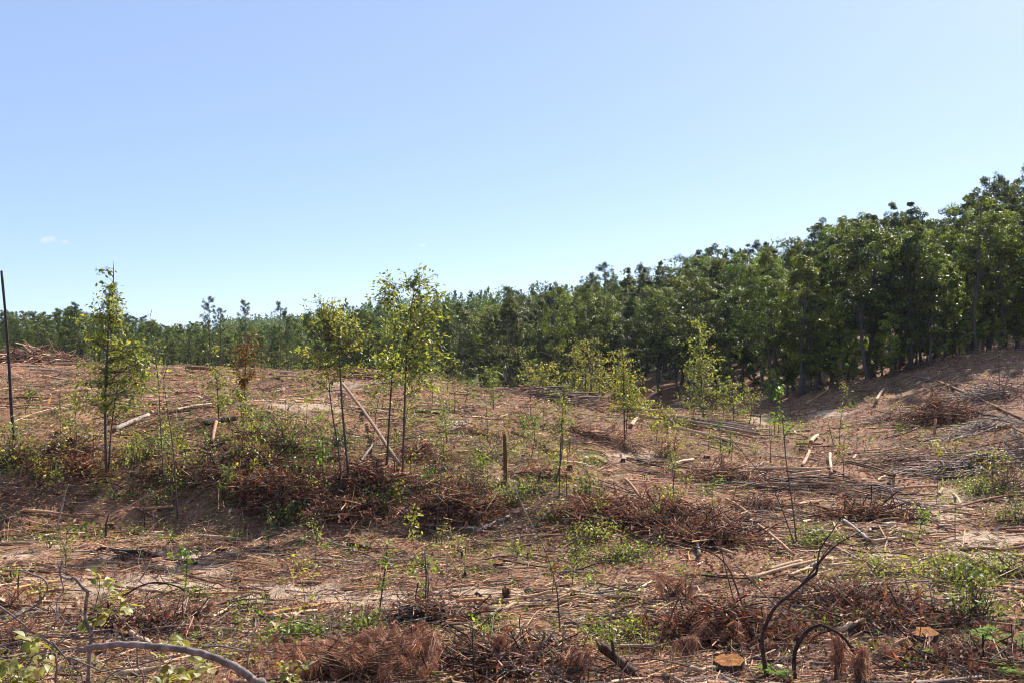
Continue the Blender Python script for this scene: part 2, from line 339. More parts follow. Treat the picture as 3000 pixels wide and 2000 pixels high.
# ------------------------------------------------------------------ trees
def curve_branch(p, q, g, sag=.12, n=4):
    p = np.asarray(p); q = np.asarray(q); t = np.linspace(0, 1, n)[:, None]
    d = np.linalg.norm(q - p); off = g.normal(0, .06 * d, 3); off[2] += sag * d
    return p + (q - p) * t + off * (4 * t * (1 - t)) * .5
def hardwood(seed, h, cr, c0, ncl, nleaf, ls, cols, lean=.03, taper=.35, bare=0):
    """trunk and crown mesh of a broadleaf tree, base at the origin; c0 = height where the crown starts"""
    g = np.random.default_rng(seed); tb, cb = MB(), MB()
    n = 9; t = np.linspace(0, 1, n); P = np.stack([np.cumsum(g.normal(0, .012 * h, n)) + lean * h * t, np.cumsum(g.normal(0, .012 * h, n)), t * h * .93], 1); P[0] = (0, 0, -.3)
    r = .013 * h * (1 - .85 * t) + .01; r[0] *= 1.6
    tube(tb, P, r, 8, (.115, .098, .085), rough=.08, g=g)
    cz = (c0 + h) / 2; hz = (h - c0) / 2
    lob = g.uniform(.65, 1.2, 12)
    for i in range(ncl):
        d = rdir(g, 1)[0]; rad = g.uniform(.45, 1.0) ** .6
        a = (math.atan2(d[1], d[0]) / (2 * math.pi) + .5) * 12; lb = lob[int(a) % 12]
        zz = d[2] * rad; env = (1 - taper * max(zz, 0) - .15 * max(-zz, 0))
        c = np.array([d[0] * rad * cr * lb * env, d[1] * rad * cr * lb * env, cz + zz * hz * (.9 + .15 * lb)])
        k = int(np.clip((c[2] - .30 * (h - c0) - .2 * h) / (h * .93) * (n - 1), 2, n - 2)); c[:2] += P[k, :2]
        if i % 3 == 0: tube(tb, curve_branch(P[k], c, g, .15), np.linspace(.35, .08, 4) * r[k] * .8, 4, (.10, .085, .07), False)
        m = int(nleaf * g.uniform(.6, 1.3)); rr = g.uniform(.4, 1.0) * cr * .26
        q = rdir(g, m, .15) * (g.uniform(.2, 1, (m, 1)) ** .5) * [rr, rr, rr * .62] + c
        tone = g.uniform(.6, 1.35)
        Nn = norm(norm(q - c) + [0, 0, .55] + g.normal(0, .45, (m, 3)))
        leaves(cb, q, norm(np.cross(Nn, rdir(g, m))) + [0, 0, -.25], ls * g.uniform(.6, 1.3, m), pal(g, cols, m, .42) * tone, g, .62, .15, Nn)
    for i in range(bare):
        k = int(g.integers(2, n - 2)); a = g.uniform(0, 6.28); q = P[k] + [math.cos(a) * cr * .9, math.sin(a) * cr * .9, g.uniform(.2, 1.2)]
        tube(tb, curve_branch(P[k], q, g, .1, 5), np.linspace(.04, .012, 5), 4, (.2, .17, .15), False)
    return tb.mesh("trunk", M_BARK, True), cb.mesh("crown", M_CROWN)
def pine(seed, h, c0, nb, nt, ns, cols, spread=.17, cl=.28):
    g = np.random.default_rng(seed); tb, cb = MB(), MB()
    t = np.linspace(0, 1, 8); P = np.stack([np.cumsum(g.normal(0, .006 * h, 8)), np.cumsum(g.normal(0, .006 * h, 8)), t * h], 1); P[0] = (0, 0, -.3)
    tube(tb, P, .011 * h * (1 - .9 * t) + .008, 7, (.10, .07, .055), g=g)
    for b in range(nb):
        z = c0 + (h - c0) * (b + g.random()) / nb; f = (z - c0) / (h - c0); ln = h * spread * (1.15 - f * .85) * g.uniform(.55, 1.25)
        a = g.uniform(0, 6.28); p = np.array([np.interp(z, P[:, 2], P[:, 0]), np.interp(z, P[:, 2], P[:, 1]), z])
        q = p + ln * np.array([math.cos(a), math.sin(a), g.uniform(.1, .55)])
        tube(tb, curve_branch(p, q, g, -.1), np.linspace(.012, .004, 4) * h * .22, 3, (.09, .065, .05), False)
        for s in range(nt):
            c = p + (q - p) * g.uniform(.45, 1.05) + g.normal(0, .07 * ln + .05, 3)
            d = rdir(g, ns, .5); m = ns
            leaves(cb, c + d * .04, d, cl * g.uniform(.7, 1.2, m), pal(g, cols, m, .2) * g.uniform(.75, 1.25), g, .16, .05)
    return tb.mesh("trunk", M_BARK, True), cb.mesh("crown", M_NEEDLE)
FOR1 = [(.066, .088, .022), (.052, .074, .020), (.088, .102, .025), (.070, .082, .026)]
FOR2 = [(.095, .115, .024), (.115, .120, .026), (.075, .10, .024)]
PINC = [(.062, .095, .034), (.075, .105, .036), (.052, .078, .030)]
HW = [hardwood(101, 13.5, 3.4, 3.6, 95, 170, .18, FOR1), hardwood(102, 13.0, 2.6, 4.6, 80, 170, .18, FOR1, .03, .7), hardwood(103, 14.0, 3.8, 5.0, 100, 170, .18, FOR1, .02, .2),
      hardwood(104, 12.5, 2.6, 2.0, 90, 170, .17, FOR2, .03, .6), hardwood(105, 13.2, 2.3, 3.2, 80, 160, .17, FOR1, .05, .8, 3), hardwood(106, 14.2, 3.1, 6.6, 62, 140, .18, FOR1, .06, .3, 5),
      hardwood(107, 14.0, 2.2, 2.6, 80, 170, .17, FOR2, .0, .92), hardwood(108, 12.8, 4.0, 5.6, 80, 170, .18, FOR1 + FOR2, .05, .15, 2), hardwood(109, 13.6, 2.9, 4.2, 60, 150, .18, FOR1, .08, .45, 7)]
HWH = [13.5, 13, 14, 12.5, 13.2, 14.2, 14.0, 12.8, 13.6]
HWK = ["rounded dark green hardwood", "tapering dark green hardwood", "broad dark green hardwood", "low-crowned olive green hardwood", "slim pointed dark green hardwood", "high-crowned open hardwood", "spire-shaped olive green hardwood", "flat-topped spreading hardwood", "gappy hardwood with bare limbs"]
UN = [hardwood(111, 6.5, 1.7, .9, 60, 80, .18, FOR2), hardwood(112, 5.5, 1.5, .5, 55, 80, .17, [(.085, .10, .02), (.10, .105, .025)]), hardwood(113, 7.5, 1.6, 1.5, 60, 80, .18, FOR1)]
PN = [pine(121, 11, 3.0, 46, 6, 22, PINC), pine(122, 10, 2.0, 50, 6, 22, PINC), pine(123, 12, 7.0, 26, 6, 24, PINC, .14), pine(124, 12, 9.8, 10, 5, 22, PINC, .09)]
def plant_tree(name, proto, x, y, s, rot, label, cat, group, tint=(1, 1, 1), sz=None, dz=0.0):
    e = empty(name, (x, y, float(height(x, y)) + dz), label, cat, group)
    e.rotation_euler[2] = rot; e.scale = (s, s, s if sz is None else sz)
    for nm, me in (("trunk", proto[0]), ("crown", proto[1])):
        o = bpy.data.objects.new(nm, me); col.objects.link(o); o.parent = e; o.color = (*tint, 1)
    return e
ORD = ["first", "second", "third", "fourth", "fifth", "sixth", "seventh", "eighth", "ninth", "tenth", "eleventh", "twelfth", "thirteenth", "fourteenth", "fifteenth", "sixteenth", "seventeenth", "eighteenth", "nineteenth", "twentieth"]
def ordn(i):
    if i < 20: return ORD[i]
    if i == 99: return 'hundredth'
    if i > 99: return 'hundred-and-' + ordn(i - 100)
    t = ["twenty", "thirty", "forty", "fifty", "sixty", "seventy", "eighty", "ninety"][(i + 1) // 10 - 2]; u = (i + 1) % 10
    return t + "-" + ORD[u - 1] if u else t[:-1] + "ieth"
# skyline of the forest in photo pixels: tops of the trees
SKX = [1180, 1300, 1420, 1500, 1620, 1700, 1790, 1860, 1980, 2110, 2200, 2300, 2430, 2480, 2560, 2640, 2720, 2800, 2870, 2950, 3050, 3300]
SKR = [905, 900, 905, 862, 842, 835, 775, 800, 765, 735, 720, 700, 650, 600, 598, 608, 620, 610, 560, 530, 500, 490]
def forest():
    g = np.random.default_rng(21)
    # (x pixel, depth, proto, label) of the trees that stand out
    rows = []
    for k, (y0, step, lift, nm) in enumerate([(76, 96, 60, "front"), (84, 74, 25, "second"), (93, 60, 0, "third"), (104, 54, 0, "rear")]):
        px = 1180 + k * 17 + (0 if k else 160)
        while px < 3200:
            y = y0 + g.uniform(-2.5, 3.5)
            if px < 2250: y += (2250 - px) / 1070 * (26 + 6 * k)
            if px < 1900 and k == 0: y += 4
            if px > 2250: y -= (11.5, 7.5, 4, 0)[k]
            rows.append((px, y, k, nm)); px += step * g.uniform(.65, 1.35) * (1.1 if px > 2250 else .9)
    count = {}
    rows.sort(key=lambda a: (a[2], -a[0]))
    for px, y, k, nm in rows:
        x = (px - CX) / F * y; z0 = float(height(x, y)); top = np.interp(px, SKX, SKR) + g.uniform(-22, 34) + [75, 34, 10, 4][k] * (px > 1500) * g.uniform(.4, 1.6)
        h = -(top - HZ) / F * y - z0
        pi = int(g.integers(0, 9)); base = HWH[pi]
        s = float(np.clip(h / base, .5, 1.7)); sx = s ** .6 * g.uniform(.85, 1.1)
        i = count.get(k, 0); count[k] = i + 1
        kind = HWK[pi]
        t = g.uniform(.6, .95) if g.random() < .5 else g.uniform(1.0, 1.75); t *= .84 if px < 2250 else 1; tint = (t * g.uniform(.85, 1.12), t, t * g.uniform(.7, .95))
        if k >= 1 and g.random() < .16:
            qi = int(g.integers(0, 3)); sp = h / [11, 10, 12][qi] * g.uniform(1.0, 1.08)
            plant_tree("pine_tree", PN[qi], x, y, sp ** .8, g.uniform(0, 6.28), f"pointed forest pine, {ordn(i)} tree from the right in the forest's {nm} row", "pine tree", "pines within the forest", (1.2, 1.2, 1), sp); continue
        plant_tree("hardwood_tree", HW[pi], x, y, sx, g.uniform(0, 6.28), f"{kind}, {ordn(i)} from the right in the forest's {nm} row", "tree", "hardwood trees of the forest", tint, s)
    for px, y, pi, top, lb in [(2545, 63.5, 5, 640, "tall straight-trunked tree alone at the forest edge above the shaded slope"), (2860, 63, 5, 560, "tall slender tree with an open crown near the right edge of the forest"), (2890, 64.5, 5, 590, "close companion of the tall slender open-crowned tree at the forest's right"),
                               (1745, 88, 5, 850, "pale-trunked tree standing before the dark forest in the middle"), (1628, 80, 5, 830, "thin bare-trunked leaning tree above the knoll branch heap"), (2660, 64, 5, 650, "grey-trunked tree between the lone edge tree and the tall slender one"), (2270, 68.5, 5, 730, "grey-trunked tree above the foot of the shaded slope")]:
        x = (px - CX) / F * y; h = -(top - HZ) / F * y - float(height(x, y)); s = h / 14.2
        plant_tree("hardwood_tree", HW[pi], x, y, s ** .6 * (.55 if px == 1628 else .8), g.uniform(0, 6.28), lb, "tree", None, (1.5, 1.5, 1.2), s)
    # understory
    un = [(1450, 92), (1560, 90), (1640, 88), (1700, 92), (1850, 86), (1990, 84), (2120, 82), (2150, 76), (2210, 78), (2260, 74), (2330, 78), (2390, 75), (2440, 79), (2500, 75), (2570, 77), (2610, 73), (2660, 74), (2700, 77), (2730, 72),
          (2790, 75), (2830, 73), (2900, 76), (2930, 73), (2980, 75), (3030, 73), (1380, 92), (1320, 90), (1270, 92), (2020, 90), (2470, 82), (2770, 80), (2860, 82)] + [(1200 + 74 * q + (q * 37) % 29, (80 if 1200 + 74 * q > 2150 else 96) + (q * 53) % 7) for q in range(25)] + [(2240 + 26 * q + (q * 41) % 17, 74.5 + (q * 29) % 4) for q in range(31)]
    un = [(a, b - 10.5 if a > 2250 else b) for a, b in un]; un.sort(key=lambda a: -a[0])
    for i, (px, y) in enumerate(un):
        x = (px - CX) / F * y; pi = int(g.integers(0, 3)); s = g.uniform(.3, .6) if i % 2 else g.uniform(.6, 1.2); t = g.uniform(1.0, 2.6)
        plant_tree("understory_tree", UN[pi], x, y, s, g.uniform(0, 6.28), f"low leafy understory tree, {ordn(i)} from the right along the foot of the forest", "tree", "understory trees along the forest foot", (t, t, t * .9))
forest()
def left_belt():
    g = np.random.default_rng(22)
    # stand-out pines on the skyline of the plateau: px, top row, depth, proto
    for px, top, y, pi, lb in [(612, 872, 100, 2, "tall lone pine with a bare trunk, tallest of the plateau pines"), (645, 905, 102, 2, "slightly shorter pine right beside the tallest plateau pine"),
                               (716, 882, 98, 2, "ragged pine with two raised side limbs behind the reddish sapling"), (820, 885, 96, 3, "pine with a small tuft on a bare top"),
                               (325, 835, 104, 1, "bushy dark pine rising behind the tall left sapling"), (222, 890, 108, 1, "bushy pine between the charred pole and the tall left sapling"),
                               (838, 915, 92, 0, "rounded pine just right of the tufted pine")]:
        x = (px - CX) / F * y; h = -(top - HZ) / F * y - float(height(x, y)); b = [11, 10, 12, 12][pi]
        plant_tree("pine_tree", PN[pi], x, y, h / b, g.uniform(0, 6.28), lb, "pine tree", "pines along the plateau edge", (1, 1, 1))
    tops = ([-200, 0, 60, 140, 180, 220, 280, 380, 440, 500, 560, 600, 680, 760, 860, 950, 1060, 1180, 1300], [925, 918, 905, 918, 905, 900, 918, 925, 942, 952, 945, 955, 960, 955, 935, 912, 908, 905, 895])
    belt = []
    for k, (y0, step, dr) in enumerate([(104, 38, 40), (116, 34, 20), (130, 32, 0), (146, 34, -2)]):
        px = -120.0 + 9 * k
        while px < 1330:
            belt.append((px, y0 + g.uniform(-4, 5), k, dr)); px += step * g.uniform(.6, 1.4)
    belt.sort(key=lambda a: (a[2], a[0])); cnt = {}
    for px, y, k, dr in belt:
        x = (px - CX) / F * y; top = np.interp(px, *tops) + dr * g.uniform(.3, 1.5) + g.uniform(-6, 14); h = max(2.5, -(top - HZ) / F * y - float(height(x, y)))
        isp = g.random() < .55; i = cnt.get((k, isp), 0); cnt[(k, isp)] = i + 1; rn = ["front", "second", "third", "rear"][k]; t = g.uniform(.9, 1.4)
        if isp:
            pi = int(g.integers(0, 2)); s = h / [11, 10][pi]
            plant_tree("pine_tree", PN[pi], x, y, s ** .7 * 1.1, g.uniform(0, 6.28), f"young green pine, {ordn(i)} from the left in the {rn} row beyond the plateau", "pine tree", "young pines beyond the plateau", (t, t, t * .95), s)
        else:
            pi = int(g.integers(0, 9)); s = h / HWH[pi]
            plant_tree("hardwood_tree", HW[pi], x, y, s ** .6 * .85, g.uniform(0, 6.28), f"green broadleaf tree, {ordn(i)} from the left in the {rn} row beyond the plateau", "tree", "broadleaf trees beyond the plateau", (t * 1.15, t * 1.15, t), s)
left_belt()
def far_wood(name, label, pts, cols, seed, tri, hscale, lf=.06):
    """one joined mass of small distant trees"""
    g = np.random.default_rng(seed); mb = MB()
    for x, y in pts:
        z = float(height(x, y)); h = g.uniform(.75, 1.2) * hscale; m = tri; sharp = g.random() < .6
        u = g.uniform(.06, 1, m); a = g.uniform(0, 6.28, m); rr = h * .22 * ((1.05 - u) if sharp else np.sqrt(np.clip(1.0 - (2 * u - 1.15) ** 2, .02, 1))) * g.uniform(.3, 1.15, m)
        P = np.stack([x + rr * np.cos(a), y + rr * np.sin(a), z + u * h], 1)
        leaves(mb, P, rdir(g, m, .2), h * lf * g.uniform(.6, 1.4, m), pal(g, cols, m, .2) * g.uniform(.75, 1.25), g, .6)
        tube(mb, [[x, y, z - .3], [x, y, z + h * .6]], [.02 * h * .6, .01 * h * .5], 4, (.07, .055, .045), False)
    o = mb.build(name, M_CROWN); tag(o, label, "forest", kind="stuff")
def far_woods():
    g = np.random.default_rng(31); P = []
    for _ in range(330):
        y = g.uniform(215, 330); px = g.uniform(1000, 2050); P.append(((px - CX) / F * y, y))
    far_wood("pine_wood", "green pine wood on the ridge behind the centre of the clearing", P, PINC, 32, 330, 11.5, .045)
    P = []
    for _ in range(420):
        y = g.uniform(160, 260); px = g.uniform(-250, 1150); P.append(((px - CX) / F * y, y))
    far_wood("mixed_wood", "dense mixed wood filling the low ground behind the plateau trees", P, PINC + FOR2, 33, 260, 7.5, .05)
    P = []
    for _ in range(1500):
        y = g.uniform(560, 860); px = g.uniform(640, 1500); P.append(((px - CX) / F * y, y))
    far_wood("hill_wood", "hazy blue-green wood on the far hill at the left horizon", P, PINC, 34, 60, 12, .09)
    P = []
    for _ in range(160):
        y = g.uniform(112, 150); px = g.uniform(1500, 3300)
        if px < 1900: y += 25
        P.append(((px - CX) / F * y, y))
    far_wood("deep_wood", "dark interior of the forest behind its front rows", P, FOR1, 35, 900, 9.5, .03)
far_woods()

# ------------------------------------------------------------------ saplings: stem, branches, leaf clusters
def sapling(name, label, stem, wpx, clumps, cols, ls=.12, cat="sapling", group=None, extra=(), nl=11, seed=None, deadc=False, barkc=(.10, .08, .068), mat=None):
    g = np.random.default_rng(seed if seed is not None else int(stem[0][0] * 7 + stem[0][1])); wpx = wpx * .68
    b = ground(*stem[0]); y0 = b[1]; m = y0 / F
    def line(pts, yy):
        P = np.array([W(p[0], p[1], yy + (g.normal(0, .12) if i else 0)) for i, p in enumerate(pts)]); return P
    P = line(stem, y0); P[0] = b - [0, 0, .08]
    S = smooth_line(P, 4); e = empty(name, b, label, cat, group); tb = MB()
    tube(tb, S, wpx * m / 2 * np.linspace(1.0, .0, len(S)) ** .75 * 1.0 + .0015, 6, barkc, rough=.06, g=g)
    for pts, w in extra:
        q = smooth_line(line(pts, y0 + g.uniform(-.25, .25)), 4); tube(tb, q, w * m / 2 * np.linspace(1, .3, len(q)), 5, barkc, g=g)
    lb = MB()
    for cx, cy, rx, ry, n in clumps:
        c = W(cx, cy, y0); rxm, rym = rx * m * 1.35, ry * m * 1.15
        zz = c[2] - .5 * abs(c[0] - np.interp(c[2], S[:, 2], S[:, 0])) - .4 * rym
        k = int(np.argmin(abs(S[:, 2] - zz))); limb = curve_branch(S[k], c, g, .1, 5)
        tube(tb, limb, np.linspace(.42, .16, 5) * wpx * m / 2, 4, barkc, False)
        for _ in range(int(n * 1.15)):
            d = rdir(g, 1)[0] * g.random() ** .4 * g.uniform(.8, 1.5); q = c + d * [rxm, min(rxm, 1.2), rym]
            a = limb[int(g.integers(1, 5))] if g.random() < .6 else S[int(np.argmin(abs(S[:, 2] - (q[2] - .3 * g.random()))))]
            tube(tb, curve_branch(a, q, g, .05, 3), np.linspace(.006, .003, 3), 3, barkc, False)
            kk = int(nl * .8 * g.uniform(.6, 1.4)); dv = norm(q - a)
            pp = q - dv * g.uniform(-.05, .38, (kk, 1)) + g.normal(0, .05, (kk, 3))
            ax = rdir(g, kk) * .9 + dv * .7 + [0, 0, -.35]
            leaves(lb, pp, ax, ls * .92 * g.uniform(.55, 1.25, kk), pal(g, cols, kk, .2) * g.uniform(.75, 1.25), g, .5, .2)
    tb.build("stem", M_BARK, e, True)
    if lb.n: lb.build("crown", mat or M_LEAF, e)
    return e
SA = "sapling"
sapling(SA, "tallest leafy sapling at the left, standing above the shaded bank", [(311, 1411), (308, 1200), (313, 1060), (320, 950), (330, 860), (333, 800), (332, 762)], 13,
        [(330, 838, 30, 22, 10), (303, 790, 14, 14, 4), (318, 880, 30, 28, 16), (290, 925, 45, 32, 26), (345, 930, 40, 35, 24), (265, 985, 40, 30, 14), (300, 985, 40, 40, 14), (370, 1030, 60, 50, 52), (320, 1080, 70, 50, 34),
         (425, 1060, 50, 50, 30), (400, 1120, 60, 40, 40), (290, 1110, 55, 40, 22), (340, 1170, 60, 40, 20), (260, 1170, 50, 45, 18), (390, 1180, 45, 30, 16)], LG_YEL + LG_GRN * 2, .135, extra=[([(316, 1390), (327, 1244), (345, 1120)], 7)])
sapling(SA, "tall leafy twin sapling, right stem of the pair in the middle", [(1178, 1407), (1185, 1200), (1190, 1050), (1200, 950), (1210, 870), (1225, 790)], 11,
        [(1200, 830, 30, 30, 18), (1235, 815, 30, 25, 16), (1255, 860, 35, 30, 18), (1225, 900, 50, 35, 22), (1275, 920, 30, 25, 14), (1215, 960, 50, 35, 26), (1260, 985, 40, 30, 18), (1190, 1030, 45, 25, 20), (1245, 1050, 45, 35, 26), (1300, 1045, 30, 25, 10), (1210, 1100, 40, 30, 16), (1260, 1120, 35, 35, 14)], LG_GRN + LG_YEL[:2], .14)
sapling(SA, "tall leafy twin sapling, left stem of the pair in the middle", [(1132, 1362), (1142, 1200), (1152, 1050), (1160, 950), (1172, 860)], 10,
        [(1125, 820, 18, 22, 9), (1130, 850, 25, 22, 9), (1105, 875, 25, 15, 8), (1145, 890, 35, 25, 14), (1160, 950, 40, 35, 16), (1120, 1045, 45, 25, 16), (1160, 1060, 40, 30, 22), (1150, 1120, 40, 30, 12), (1110, 1090, 35, 25, 10)], LG_GRN + LG_YEL[:2], .14)
sapling(SA, "leaning yellow-green sapling with two stems beside the peeled leaning trunk", [(1004, 1445), (993, 1336), (972, 1200), (962, 1100), (955, 1000)], 9,
        [(940, 890, 40, 22, 18), (985, 905, 40, 25, 14), (960, 940, 60, 25, 26), (1010, 960, 60, 30, 26), (1050, 990, 50, 30, 22), (990, 1010, 60, 30, 22), (915, 1040, 50, 22, 22), (960, 1070, 60, 30, 28), (1010, 1080, 40, 30, 14), (940, 1120, 50, 30, 16)], LG_YEL * 2 + LG_GRN, .12,
        extra=[([(1020, 1384), (1003, 1200), (995, 1060), (990, 960)], 8)])
sapling(SA, "reddish brown sapling with wilted leaves on the plateau edge", [(716, 1180), (718, 1100), (722, 1040), (728, 985)], 6, [(725, 1010, 35, 25, 26), (720, 1050, 40, 25, 30), (708, 1110, 25, 35, 26), (735, 1090, 30, 30, 14), (705, 1160, 22, 25, 14)], LG_RED, .12)
sapling(SA, "small green sapling over the peeled stub log", [(640, 1235), (638, 1160), (632, 1090), (630, 1010)], 5, [(632, 1085, 35, 20, 14), (645, 1120, 40, 25, 18), (665, 1160, 40, 20, 16), (640, 1190, 35, 20, 10), (625, 1020, 12, 25, 4)], LG_GRN + LG_YEL, .11)
sapling(SA, "slim sapling with a pyramid of yellow leaves behind the long log bundle", [(1830, 1290), (1828, 1180), (1826, 1080), (1822, 1000)], 7,
        [(1822, 1030, 25, 20, 12), (1825, 1065, 40, 22, 22), (1830, 1100, 50, 22, 30), (1850, 1130, 45, 22, 28), (1815, 1140, 45, 22, 28), (1870, 1175, 50, 25, 38), (1830, 1180, 50, 25, 34), (1885, 1205, 35, 18, 20)], LG_YEL, .12)
sapling(SA, "cone-shaped bright sapling in front of the dark gully mouth", [(2062, 1235), (2055, 1120), (2048, 1020), (2043, 930)], 7,
        [(2045, 945, 25, 20, 16), (2050, 985, 35, 25, 26), (2040, 1020, 40, 25, 28), (2060, 1060, 45, 30, 36), (2030, 1080, 40, 30, 30), (2070, 1110, 45, 25, 34), (2030, 1140, 40, 25, 22), (2090, 1150, 30, 20, 16), (2030, 1180, 40, 18, 18)], LG_YEL[:2] + LG_GRN, .15)
sapling(SA, "bushy yellow-green sapling behind the branch heap on the knoll", [(1715, 1165), (1716, 1100), (1720, 1000)], 7, [(1720, 1010, 35, 20, 26), (1690, 1040, 45, 25, 36), (1750, 1045, 45, 25, 36), (1700, 1085, 60, 25, 46), (1755, 1095, 45, 25, 30), (1690, 1130, 50, 22, 30), (1760, 1140, 40, 20, 22)], LG_YEL, .13)
sapling(SA, "low rounded yellow-green sapling left of the bushy knoll sapling", [(1600, 1150), (1600, 1110), (1598, 1065)], 5, [(1600, 1075, 35, 18, 26), (1585, 1105, 45, 22, 36), (1615, 1120, 40, 18, 24)], LG_YEL, .13)
sapling(SA, "thin-topped sapling with bare arched twigs near the knoll crest", [(1540, 1140), (1538, 1080), (1530, 1020)], 5, [(1515, 1025, 35, 15, 14), (1530, 1060, 40, 22, 20), (1545, 1100, 40, 22, 20)], LG_GRN, .12)
sapling(SA, "loose light green sapling on the left end of the knoll crest", [(1445, 1200), (1445, 1130), (1440, 1070)], 5, [(1435, 1085, 35, 22, 22), (1450, 1120, 40, 22, 26), (1440, 1160, 30, 20, 14)], LG_BRT[:1] + LG_GRN, .11)
sapling(SA, "small bright sapling at the foot of the right slope", [(2270, 1195), (2275, 1150), (2282, 1110)], 4, [(2285, 1118, 14, 14, 10), (2270, 1145, 25, 18, 12), (2240, 1165, 25, 14, 10)], LG_BRT, .13)
sapling(SA, "yellowish sapling crown in front of the gully mouth, right of the cone-shaped sapling", [(2150, 1235), (2148, 1180), (2140, 1120)], 5, [(2140, 1125, 30, 20, 20), (2160, 1160, 40, 22, 26), (2120, 1175, 35, 20, 20), (2170, 1200, 35, 14, 14)], LG_GRN + LG_YEL, .12)
sapling(SA, "thin sapling with a flat yellow crown over the pole bundle", [(1958, 1338), (1957, 1270), (1955, 1190)], 4, [(1955, 1205, 30, 14, 14), (1960, 1235, 50, 16, 26), (1940, 1255, 45, 12, 16)], LG_YEL, .11)
sapling(SA, "leaning slender sapling with thin leaves right of the broken post", [(1638, 1461), (1640, 1363), (1646, 1234), (1652, 1150), (1650, 1090)], 6, [(1640, 1170, 35, 25, 14), (1660, 1225, 40, 30, 18), (1625, 1250, 35, 25, 12), (1610, 1330, 30, 30, 10)], LG_YEL + LG_GRN, .09, extra=[([(1628, 1412), (1645, 1340), (1650, 1240)], 6)])
sapling(SA, "tall bare whip with a few leaves at its top by the right slope", [(2336, 1600), (2325, 1500), (2305, 1360), (2296, 1260), (2289, 1190), (2284, 1130)], 6, [(2284, 1140, 14, 25, 6), (2275, 1215, 18, 20, 4), (2308, 1260, 18, 20, 4)], LG_BRT, .11)
sapling(SA, "thin leafless sapling bent over towards the whitish logs", [(2335, 1600), (2270, 1440), (2200, 1352), (2130, 1270), (2070, 1205)], 5, [(2110, 1250, 15, 8, 2)], LG_GRN, .08)
sapling(SA, "slim upright bare sapling on the shaded bank, below the small stump", [(520, 1523), (507, 1319), (490, 1200), (478, 1110)], 7, [(480, 1120, 20, 20, 3), (465, 1280, 25, 30, 5)], LG_GRN, .1, extra=[([(478, 1110), (492, 1060), (492, 1010)], 3), ([(480, 1420), (470, 1250), (462, 1100), (440, 950), (446, 905)], 4)])
sapling(SA, "thin straight bare sapling in the middle of the flat's far edge", [(1278, 1598), (1284, 1480), (1292, 1390), (1299, 1336)], 5, [(1288, 1400, 20, 20, 3)], LG_GRN, .08)
sapling(SA, "crooked dark sapling with tiny sprouts in the flat's foreground", [(1107, 1808), (1116, 1754), (1128, 1666), (1135, 1600), (1145, 1555)], 9, [(1125, 1590, 14, 12, 4), (1122, 1640, 14, 15, 4), (1124, 1700, 16, 20, 5), (1118, 1715, 14, 12, 4)], LG_BRT, .09, nl=6)
sapling(SA, "short dark sapling with a green tuft on the left sandy flat", [(532, 1846), (534, 1771), (544, 1703), (551, 1594)], 6, [(545, 1620, 28, 14, 8), (528, 1640, 12, 18, 4)], LG_BRT, .1, nl=7, extra=[([(502, 1840), (520, 1770), (545, 1710)], 4)])
sapling(SA, "long bare leaning stem beside the pale sandy patch", [(1641, 1856), (1633, 1740), (1612, 1652), (1580, 1575), (1560, 1535)], 6, [(1570, 1555, 8, 8, 1)], LG_GRN, .06)
sapling(SA, "vine-wrapped dead stalk in the middle foreground", [(1243, 1808), (1248, 1693), (1244, 1618), (1242, 1600)], 7, [(1240, 1650, 30, 10, 7), (1262, 1655, 18, 8, 4), (1245, 1715, 18, 12, 5)], LG_BRT, .09, nl=7, extra=[([(1252, 1760), (1255, 1700), (1250, 1660)], 5)])
sapling(SA, "small dead standing tree on the upper right hillside", [(2929, 1146), (2927, 1080), (2926, 1020)], 5, [], LG_GRN, extra=[([(2928, 1140), (2945, 1100), (2965, 1075)], 2), ([(2928, 1130), (2905, 1100), (2895, 1085)], 2)])
sapling(SA, "yellowing thin sapling on the right basin slope", [(2468, 1436), (2472, 1380), (2470, 1320), (2476, 1280)], 4, [(2475, 1310, 30, 25, 12), (2450, 1330, 20, 18, 7)], LG_YEL, .07)
sapling(SA, "slender twiggy sapling with yellow specks above the crossed pale logs", [(2445, 1310), (2430, 1250), (2424, 1215)], 4, [(2432, 1330, 15, 22, 7), (2440, 1300, 12, 15, 4)], LG_YEL, .06)
sapling(SA, "small upright twig sapling at the lower right above the pale track", [(2800, 1580), (2799, 1520), (2800, 1470)], 4, [(2806, 1490, 12, 6, 3)], LG_BRT, .07)
sapling(SA, "three thin leafy shoots at the basin rim below the cone-shaped sapling", [(2270, 1280), (2268, 1220), (2270, 1180)], 3, [(2272, 1240, 22, 18, 9), (2255, 1215, 12, 14, 5)], LG_GRN, .08, extra=[([(2262, 1285), (2258, 1230)], 2), ([(2280, 1275), (2284, 1215)], 2)])
sapling(SA, "slender green sapling between the twin saplings and the broken post", [(1310, 1300), (1305, 1240), (1300, 1165)], 4, [(1305, 1180, 25, 22, 10), (1290, 1215, 30, 22, 12), (1315, 1245, 25, 20, 10)], LG_GRN, .09)
sapling(SA, "thin dull sapling left of the twin saplings with hanging leaves", [(1095, 1270), (1105, 1190), (1125, 1110)], 4, [(1078, 1150, 16, 25, 9), (1080, 1185, 18, 14, 8), (1110, 1130, 18, 14, 5)], LG_GRN, .10)

